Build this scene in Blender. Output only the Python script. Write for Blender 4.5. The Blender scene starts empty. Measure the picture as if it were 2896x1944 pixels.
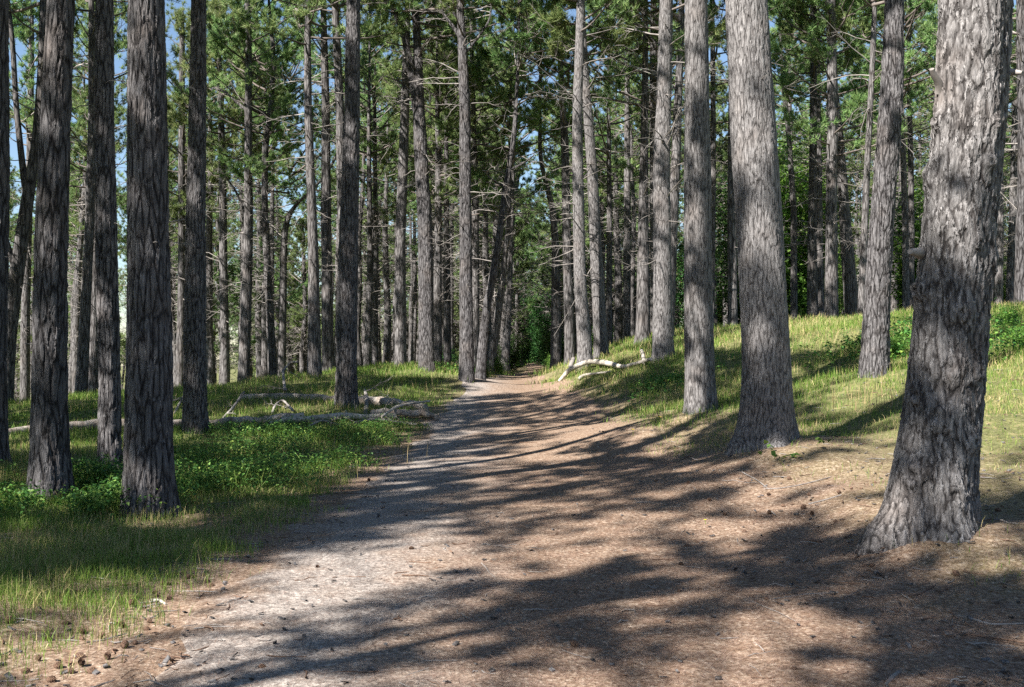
import bpy, math
import numpy as np
from mathutils import Vector

# ------------------------------------------------------------------ camera, world, sun, exposure
SC = bpy.context.scene
COL = SC.collection
F, CX, CY = 3105.0, 1448.0, 972.0            # focal length and centre of the photograph in its own pixels
PITCH = math.radians(0.70)
CAMZ = 1.6
cam = bpy.data.cameras.new('camera'); cam_o = bpy.data.objects.new('camera', cam); COL.objects.link(cam_o)
cam.sensor_width = 36.0; cam.lens = 18.0 / (1448.0 / F); cam.clip_end = 2000.0; cam.clip_start = 0.05
cam_o.location = (0, 0, CAMZ); cam_o.rotation_euler = (math.pi / 2 + PITCH, 0, 0)
SC.camera = cam_o

SUN_EL, SUN_AZ = math.radians(42), math.radians(227)      # azimuth clockwise from +Y: behind and to the left
w = bpy.data.worlds.new('World'); SC.world = w; w.use_nodes = True
nt = w.node_tree
sky = nt.nodes.new('ShaderNodeTexSky'); sky.sky_type = 'NISHITA'; sky.sun_disc = False
sky.sun_elevation = SUN_EL; sky.sun_rotation = SUN_AZ; sky.air_density = 1.0; sky.dust_density = 0.2; sky.ozone_density = 2.5
nt.links.new(sky.outputs[0], nt.nodes['Background'].inputs[0]); nt.nodes['Background'].inputs[1].default_value = 0.05
sd = Vector((math.sin(SUN_AZ) * math.cos(SUN_EL), math.cos(SUN_AZ) * math.cos(SUN_EL), math.sin(SUN_EL)))
sl = bpy.data.lights.new('sun', 'SUN'); sl.energy = 5.0; sl.angle = math.radians(0.55); sl.color = (1.0, 0.955, 0.89)
so = bpy.data.objects.new('sun', sl); COL.objects.link(so); so.rotation_euler = (-sd).to_track_quat('-Z', 'Y').to_euler(); so.location = (0, 0, 40)
SC.view_settings.view_transform = 'Standard'; SC.view_settings.look = 'None'; SC.view_settings.gamma = 1.0
SC.view_settings.exposure = 1.8
SC.cycles.max_bounces = 5; SC.cycles.diffuse_bounces = 2; SC.cycles.glossy_bounces = 1; SC.cycles.transmission_bounces = 3
SC.cycles.use_denoising = False; SC.cycles.caustics_reflective = False; SC.cycles.caustics_refractive = False
SC.cycles.filter_width = 1.5

# ------------------------------------------------------------------ numeric helpers
def hash3(ix, iy, iz, s):
    n = (ix.astype(np.int64) * 374761393 + iy.astype(np.int64) * 668265263 + iz.astype(np.int64) * 2147483647 + s * 974634777) & 0x7fffffff
    n = ((n ^ (n >> 13)) * 1274126177) & 0x7fffffff
    n = (n ^ (n >> 16)) & 0xffffff
    return n / float(0xffffff)
def noise(x, y, z, s=0):
    x, y, z = np.broadcast_arrays(np.asarray(x, float), np.asarray(y, float), np.asarray(z, float))
    x0, y0, z0 = np.floor(x), np.floor(y), np.floor(z)
    fx, fy, fz = x - x0, y - y0, z - z0
    fx, fy, fz = [f * f * (3 - 2 * f) for f in (fx, fy, fz)]
    r = 0
    for i in (0, 1):
        for j in (0, 1):
            for k in (0, 1):
                r = r + hash3(x0 + i, y0 + j, z0 + k, s) * (fx if i else 1 - fx) * (fy if j else 1 - fy) * (fz if k else 1 - fz)
    return r
def fbm(x, y, z=0.0, s=0, o=3):
    r, a, t = 0, 0.5, 0
    for k in range(o):
        r = r + a * noise(np.asarray(x) * 2 ** k, np.asarray(y) * 2 ** k, np.asarray(z) * 2 ** k, s + k); t += a; a *= .5
    return r / t
def unit(v): return v / np.maximum(np.linalg.norm(v, axis=-1, keepdims=True), 1e-9)
def sstep(a, b, x):
    t = np.clip((np.asarray(x, float) - a) / (b - a), 0, 1); return t * t * (3 - 2 * t)

class MB:
    """collects shapes and links them as ONE mesh object"""
    def __init__(s): s.v, s.f, s.n = [], [], 0
    def add(s, V, Fc, mi=0, smooth=False):
        V = np.asarray(V, float).reshape(-1, 3); Fc = np.asarray(Fc, np.int64)
        s.v.append(V); s.f.append((Fc + s.n, mi, smooth)); s.n += len(V)
    def mesh(s, name, mats):
        me = bpy.data.meshes.new(name)
        V = np.concatenate(s.v)
        idx = np.concatenate([f.ravel() for f, _, _ in s.f])
        tot = np.concatenate([np.full(len(f), f.shape[1]) for f, _, _ in s.f])
        mi = np.concatenate([np.broadcast_to(np.asarray(m), len(f)) for f, m, _ in s.f])
        sm = np.concatenate([np.full(len(f), bool(b)) for f, _, b in s.f])
        me.vertices.add(len(V)); me.vertices.foreach_set('co', V.ravel().astype(np.float32))
        me.loops.add(len(idx)); me.loops.foreach_set('vertex_index', idx.astype(np.int32))
        me.polygons.add(len(tot)); me.polygons.foreach_set('loop_start', (np.cumsum(tot) - tot).astype(np.int32))
        me.polygons.foreach_set('material_index', mi.astype(np.int32)); me.polygons.foreach_set('use_smooth', sm)
        for m in mats: me.materials.append(m)
        me.update(calc_edges=True); me.validate()
        return me
def link(name, me, parent=None, loc=(0, 0, 0), rz=0.0, sc=1.0):
    o = bpy.data.objects.new(name, me); COL.objects.link(o); o.location = loc; o.rotation_euler = (0, 0, rz); o.scale = (sc,) * 3 if np.isscalar(sc) else sc
    if parent is not None: o.parent = parent
    return o
def tag(o, label=None, cat=None, group=None, kind=None):
    if label: o['label'] = label
    if cat: o['category'] = cat
    if group: o['group'] = group
    if kind: o['kind'] = kind
    return o

def polytubes(P, R, sides, caps=False):
    """P (K,M,3) centre lines, R (K,M) radii -> verts, quads"""
    K, M, _ = P.shape
    T = unit(np.gradient(P, axis=1))
    ref = np.where(np.abs(T[:, :1, 2:3]) > .8, np.array([1., 0, 0]), np.array([0, 0, 1.]))
    U = unit(np.cross(T, np.broadcast_to(ref, T.shape))); W = np.cross(T, U)
    a = np.arange(sides) * 2 * math.pi / sides
    V = P[:, :, None] + R[:, :, None, None] * (U[:, :, None] * np.cos(a)[:, None] + W[:, :, None] * np.sin(a)[:, None])
    k, m, s = np.meshgrid(np.arange(K), np.arange(M - 1), np.arange(sides), indexing='ij')
    b = (k * M + m) * sides; s2 = (s + 1) % sides
    Q = np.stack([b + s, b + s2, b + sides + s2, b + sides + s], -1).reshape(-1, 4)
    return V.reshape(-1, 3), Q

# ------------------------------------------------------------------ materials
def mat(name):
    m = bpy.data.materials.new(name); m.use_nodes = True
    return m, m.node_tree.nodes, m.node_tree.links, m.node_tree.nodes['Principled BSDF']
def rgb(c): return (c[0], c[1], c[2], 1.0)
def ramp(N, stops, interp='LINEAR'):
    r = N.new('ShaderNodeValToRGB'); cr = r.color_ramp; cr.interpolation = interp
    while len(cr.elements) < len(stops): cr.elements.new(0.5)
    for e, (p, c) in zip(cr.elements, stops): e.position = p; e.color = rgb(c) if not np.isscalar(c) else (c, c, c, 1)
    return r
def tex(N, L, co, scale, detail=4.0, rough=.55, dist=0.0):
    n = N.new('ShaderNodeTexNoise'); n.inputs['Scale'].default_value = scale; n.inputs['Detail'].default_value = detail
    n.inputs['Roughness'].default_value = rough; n.inputs['Distortion'].default_value = dist
    if co is not None: L.new(co, n.inputs['Vector'])
    return n
def math_(N, L, op, a, b):
    n = N.new('ShaderNodeMath'); n.operation = op
    for i, v in enumerate((a, b)):
        if np.isscalar(v): n.inputs[i].default_value = v
        else: L.new(v, n.inputs[i])
    return n.outputs[0]
def mixc(N, L, fac, a, b, blend='MIX'):
    n = N.new('ShaderNodeMix'); n.data_type = 'RGBA'; n.blend_type = blend
    for i, v in ((0, fac), (6, a), (7, b)):
        if isinstance(v, (tuple, list)): n.inputs[i].default_value = rgb(v)
        elif np.isscalar(v): n.inputs[i].default_value = v
        else: L.new(v, n.inputs[i])
    return n.outputs[2]

def bark(name, plate, stretch, depth, fiss, lo, hi, width=.10, fine=.35, close=(.52, .70), disp=True, warm=(.16, .130, .112)):
    """plates of bark parted by vertical fissures; plate = plate width in m"""
    m, N, L, B = mat(name)
    tc = N.new('ShaderNodeTexCoord'); co = tc.outputs['Object']
    oi = N.new('ShaderNodeObjectInfo')
    off = N.new('ShaderNodeVectorMath'); off.operation = 'ADD'; L.new(co, off.inputs[0])
    ofs = N.new('ShaderNodeVectorMath'); ofs.operation = 'SCALE'; ofs.inputs[0].default_value = (37, 71, 53); L.new(oi.outputs['Random'], ofs.inputs['Scale'])
    L.new(ofs.outputs[0], off.inputs[1])
    vs = N.new('ShaderNodeVectorMath'); vs.operation = 'SCALE'; L.new(off.outputs[0], vs.inputs[0]); L.new(math_(N, L, 'ADD', math_(N, L, 'MULTIPLY', oi.outputs['Random'], .45), .78), vs.inputs['Scale'])
    mp = N.new('ShaderNodeMapping'); mp.inputs['Scale'].default_value = (1 / plate, 1 / plate, 1 / plate * stretch); L.new(vs.outputs[0], mp.inputs['Vector'])
    wn = tex(N, L, mp.outputs[0], 0.9, 3.0)
    wv = N.new('ShaderNodeVectorMath'); wv.operation = 'MULTIPLY_ADD'; L.new(wn.outputs['Color'], wv.inputs[0]); wv.inputs[1].default_value = (.8, .8, .8); L.new(mp.outputs[0], wv.inputs[2])
    vo = N.new('ShaderNodeTexVoronoi'); vo.feature = 'DISTANCE_TO_EDGE'; vo.inputs['Scale'].default_value = 1.0; L.new(wv.outputs[0], vo.inputs['Vector'])
    v2 = N.new('ShaderNodeTexVoronoi'); v2.feature = 'DISTANCE_TO_EDGE'; v2.inputs['Scale'].default_value = 2.3; L.new(wv.outputs[0], v2.inputs['Vector'])
    nf = tex(N, L, mp.outputs[0], 2.6, 3.0, .58)
    big = tex(N, L, off.outputs[0], 1.7, 3.0)
    e1 = ramp(N, [(0.0, 0.0), (width, .75), (width * 3, 1.0)]); L.new(vo.outputs['Distance'], e1.inputs[0])
    e2 = ramp(N, [(0.0, 0.0), (width * 1.2, 1.0)]); L.new(v2.outputs['Distance'], e2.inputs[0])
    brk = math_(N, L, 'MULTIPLY', e1.outputs[0], math_(N, L, 'ADD', math_(N, L, 'MULTIPLY', e2.outputs[0], .35), .65))
    # some fissures close up
    brk = math_(N, L, 'MAXIMUM', brk, ramp_out(N, L, nf.outputs[0], [(close[0], 0.0), (close[1], .85)]))
    h = math_(N, L, 'ADD', math_(N, L, 'MULTIPLY', brk, 1 - fine), math_(N, L, 'MULTIPLY', nf.outputs[0], fine))
    tone = ramp(N, [(.25, lo), (.5, tuple((a + b) / 2 for a, b in zip(lo, hi))), (.75, hi)]); L.new(nf.outputs[0], tone.inputs[0])
    c = mixc(N, L, brk, fiss, tone.outputs[0])
    wf = ramp(N, [(.52, 0.0), (.74, .5)]); L.new(big.outputs[0], wf.inputs[0])
    c = mixc(N, L, wf.outputs[0], c, mixc(N, L, brk, fiss, warm))
    hv = N.new('ShaderNodeHueSaturation'); L.new(c, hv.inputs['Color'])
    L.new(math_(N, L, 'ADD', math_(N, L, 'MULTIPLY', oi.outputs['Random'], .35), .82), hv.inputs['Value'])
    L.new(hv.outputs[0], B.inputs['Base Color']); B.inputs['Roughness'].default_value = .93; B.inputs['Specular IOR Level'].default_value = .18
    if disp:
        d = N.new('ShaderNodeDisplacement'); d.inputs['Midlevel'].default_value = .75; d.inputs['Scale'].default_value = depth; L.new(h, d.inputs['Height'])
        L.new(d.outputs[0], N['Material Output'].inputs['Displacement']); m.displacement_method = 'BOTH'
    else:
        bp = N.new('ShaderNodeBump'); bp.inputs['Strength'].default_value = 1.0; bp.inputs['Distance'].default_value = depth; L.new(h, bp.inputs['Height']); L.new(bp.outputs[0], B.inputs['Normal'])
    return m
def ramp_out(N, L, src, stops):
    r = ramp(N, stops); L.new(src, r.inputs[0]); return r.outputs[0]

FISS = (.030, .022, .020)
BARK = {
    'deep': bark('bark_deep_fissured', .070, .17, .036, (.013, .011, .011), (.045, .042, .044), (.215, .206, .209), .16),
    'fine': bark('bark_fine_speckled', .052, .19, .018, (.028, .025, .024), (.09, .083, .082), (.285, .273, .270), .12, .45, (.46, .62)),
    'knot': bark('bark_broad_ridges', .080, .30, .036, (.022, .019, .018), (.065, .06, .058), (.275, .262, .257), .18, .5, (.46, .64), warm=(.20, .160, .138)),
    'far': bark('bark_plain', .085, .16, .018, (.022, .019, .018), (.07, .065, .065), (.26, .248, .245), .14, disp=False),
}
def simple(name, stops, scale, rough=.9, bump=0.0, bscale=None, coord='Object', stretch=None):
    m, N, L, B = mat(name)
    tc = N.new('ShaderNodeTexCoord'); co = tc.outputs[coord]
    if stretch:
        mp = N.new('ShaderNodeMapping'); mp.inputs['Scale'].default_value = stretch; L.new(co, mp.inputs['Vector']); co = mp.outputs[0]
    n = tex(N, L, co, scale, 5.0, .6); r = ramp(N, stops); L.new(n.outputs[0], r.inputs[0]); L.new(r.outputs[0], B.inputs['Base Color'])
    B.inputs['Roughness'].default_value = rough; B.inputs['Specular IOR Level'].default_value = .2
    if bump:
        nb = tex(N, L, co, bscale or scale * 3, 5.0, .6)
        bp = N.new('ShaderNodeBump'); bp.inputs['Distance'].default_value = bump; bp.inputs['Strength'].default_value = 1; L.new(nb.outputs[0], bp.inputs['Height']); L.new(bp.outputs[0], B.inputs['Normal'])
    return m
DEADWOOD = simple('dead_branch_wood', [(.3, (.10, .088, .08)), (.7, (.30, .275, .255))], 3.0)
LIMBWOOD = simple('live_limb_bark', [(.3, (.055, .045, .04)), (.7, (.17, .145, .13))], 3.0)
PALEWOOD = simple('bleached_wood', [(.3, (.16, .135, .11)), (.48, (.36, .32, .27)), (.72, (.52, .48, .42))], 9.0, .8, .010, 24, stretch=(1, 1, 1))
LOGWOOD = simple('weathered_log', [(.25, (.10, .08, .065)), (.48, (.26, .215, .18)), (.6, (.38, .34, .30)), (.78, (.16, .12, .09))], 7.0, .9, .02, 14)
def leafmat(name, stops, scale, trans=.35, island=.5, rough=.55, coord='Object'):
    """thin leaf: diffuse plus light let through; colour varies by clump and by leaf"""
    m, N, L, B = mat(name)
    tc = N.new('ShaderNodeTexCoord'); oi = N.new('ShaderNodeObjectInfo')
    n = tex(N, L, tc.outputs[coord], scale, 2.0)
    g = N.new('ShaderNodeNewGeometry')
    f = math_(N, L, 'ADD', math_(N, L, 'MULTIPLY', n.outputs[0], 1 - island), math_(N, L, 'MULTIPLY', g.outputs['Random Per Island'], island))
    r = ramp(N, stops); L.new(f, r.inputs[0])
    hv = N.new('ShaderNodeHueSaturation'); L.new(r.outputs[0], hv.inputs['Color']); L.new(math_(N, L, 'ADD', math_(N, L, 'MULTIPLY', oi.outputs['Random'], .4), .8), hv.inputs['Value'])
    L.new(math_(N, L, 'ADD', math_(N, L, 'MULTIPLY', oi.outputs['Random'], .05), .475), hv.inputs['Hue'])
    L.new(hv.outputs[0], B.inputs['Base Color']); B.inputs['Roughness'].default_value = rough; B.inputs['Specular IOR Level'].default_value = .3
    t = N.new('ShaderNodeBsdfTranslucent'); L.new(hv.outputs[0], t.inputs['Color'])
    mx = N.new('ShaderNodeMixShader'); mx.inputs[0].default_value = trans
    L.new(B.outputs[0], mx.inputs[1]); L.new(t.outputs[0], mx.inputs[2]); L.new(mx.outputs[0], N['Material Output'].inputs['Surface'])
    return m
NEEDLE = leafmat('pine_needles', [(.20, (.065, .12, .045)), (.45, (.14, .225, .07)), (.62, (.235, .325, .11)), (.80, (.34, .36, .16)), (.93, (.36, .26, .15))], .9)
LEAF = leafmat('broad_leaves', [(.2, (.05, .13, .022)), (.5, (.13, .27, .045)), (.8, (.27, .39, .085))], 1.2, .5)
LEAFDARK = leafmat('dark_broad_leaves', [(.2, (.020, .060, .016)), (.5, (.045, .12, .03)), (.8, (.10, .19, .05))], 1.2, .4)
BRAMBLE = leafmat('undergrowth_leaves', [(.15, (.03, .085, .02)), (.5, (.075, .18, .035)), (.78, (.17, .26, .05)), (.95, (.38, .36, .08))], .8, .35, .65)
GRASSM = leafmat('grass_blades', [(.15, (.045, .10, .014)), (.45, (.11, .19, .026)), (.68, (.20, .265, .05)), (.88, (.32, .31, .11))], .45, .35, .55)
DRYM = leafmat('dry_grass_blades', [(.2, (.20, .17, .07)), (.6, (.36, .29, .14)), (.9, (.46, .36, .20))], .7, .25, .6)
LITTERM = leafmat('fallen_needles', [(.15, (.10, .060, .038)), (.5, (.27, .185, .125)), (.85, (.50, .38, .28))], 2.0, .1, .8, .7)

def ground_mat(name, path):
    m, N, L, B = mat(name)
    tc = N.new('ShaderNodeTexCoord'); co = tc.outputs['Object']
    mp = N.new('ShaderNodeMapping'); mp.inputs['Scale'].default_value = (1, .8, 1); L.new(co, mp.inputs['Vector']); c0 = mp.outputs[0]
    n1 = tex(N, L, c0, 34, 4, .68); n2 = tex(N, L, c0, 9, 4, .6); n3 = tex(N, L, co, 1.1, 4, .6); n4 = tex(N, L, co, .35, 3)
    v = N.new('ShaderNodeTexVoronoi'); v.inputs['Scale'].default_value = 42; L.new(c0, v.inputs['Vector'])
    lit = ramp(N, [(.28, (.048, .030, .020)), (.44, (.150, .100, .068)), (.58, (.262, .198, .148)), (.74, (.52, .43, .35))]); L.new(n1.outputs[0], lit.inputs[0])
    c = mixc(N, L, math_(N, L, 'MULTIPLY', ramp_out(N, L, n2.outputs[0], [(.35, 1.0), (.6, 0.0)]), .45), lit.outputs[0], (.17, .105, .07))
    gr = ramp(N, [(.28, (.085, .078, .074)), (.5, (.235, .219, .207)), (.72, (.43, .405, .38))]); L.new(n1.outputs[0], gr.inputs[0])
    gv = mixc(N, L, ramp_out(N, L, v.outputs['Distance'], [(.1, .55), (.35, 0.0)]), gr.outputs[0], (.38, .36, .34))
    sx = N.new('ShaderNodeSeparateXYZ'); L.new(co, sx.inputs[0])
    if path:                                       # trodden grey gravel along one side, needles over the rest
        e = math_(N, L, 'ADD', sx.outputs[0], math_(N, L, 'MULTIPLY', math_(N, L, 'SUBTRACT', n3.outputs[0], .5), 2.2))
        f = ramp_out(N, L, math_(N, L, 'ADD', math_(N, L, 'MULTIPLY', e, .25), .5), [(.0, .10), (.10, .65), (.22, .70), (.36, .25), (.56, 0.0)])
        c = mixc(N, L, f, c, gv)
    else:                                          # mossy turf soil under the grass away from the path
        e = N.new('ShaderNodeMath'); e.operation = 'ABSOLUTE'; L.new(sx.outputs[0], e.inputs[0])
        fy = N.new('ShaderNodeMapRange'); L.new(sx.outputs[1], fy.inputs[0]); fy.inputs[1].default_value = 12; fy.inputs[2].default_value = 34; fy.inputs[3].default_value = 0; fy.inputs[4].default_value = 3.4
        q = math_(N, L, 'ADD', math_(N, L, 'ADD', e.outputs[0], fy.outputs[0]), math_(N, L, 'MULTIPLY', math_(N, L, 'SUBTRACT', n3.outputs[0], .5), 2.5))
        f = ramp_out(N, L, math_(N, L, 'MULTIPLY', q, .1), [(.26, 0.0), (.55, .75)])
        tf = ramp(N, [(.35, (.05, .075, .018)), (.55, (.10, .125, .035)), (.7, (.22, .19, .085))]); L.new(n2.outputs[0], tf.inputs[0])
        c = mixc(N, L, f, c, tf.outputs[0])
    L.new(c, B.inputs['Base Color']); B.inputs['Roughness'].default_value = .95; B.inputs['Specular IOR Level'].default_value = .12
    hh = math_(N, L, 'ADD', math_(N, L, 'MULTIPLY', n1.outputs[0], .35), n2.outputs[0])
    bp = N.new('ShaderNodeBump'); bp.inputs['Distance'].default_value = .035; bp.inputs['Strength'].default_value = .9; L.new(hh, bp.inputs['Height']); L.new(bp.outputs[0], B.inputs['Normal'])
    return m
GROUND, PATHM = ground_mat('needle_strewn_soil', False), ground_mat('path_surface', True)

# ------------------------------------------------------------------ photograph pixel + distance -> point in the place
cp, sp = math.cos(PITCH), math.sin(PITCH)
def ray(nx, ny):
    a, b = (np.asarray(nx, float) - CX) / F, (CY - np.asarray(ny, float)) / F
    return np.stack(np.broadcast_arrays(a, cp - b * sp, sp + b * cp), -1)
def at(nx, ny, D):
    d = ray(nx, ny); return d * (D / d[..., 1:2]) + np.array([0, 0, CAMZ])
def pxm(D): return D / F                                # metres per photograph pixel

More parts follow.
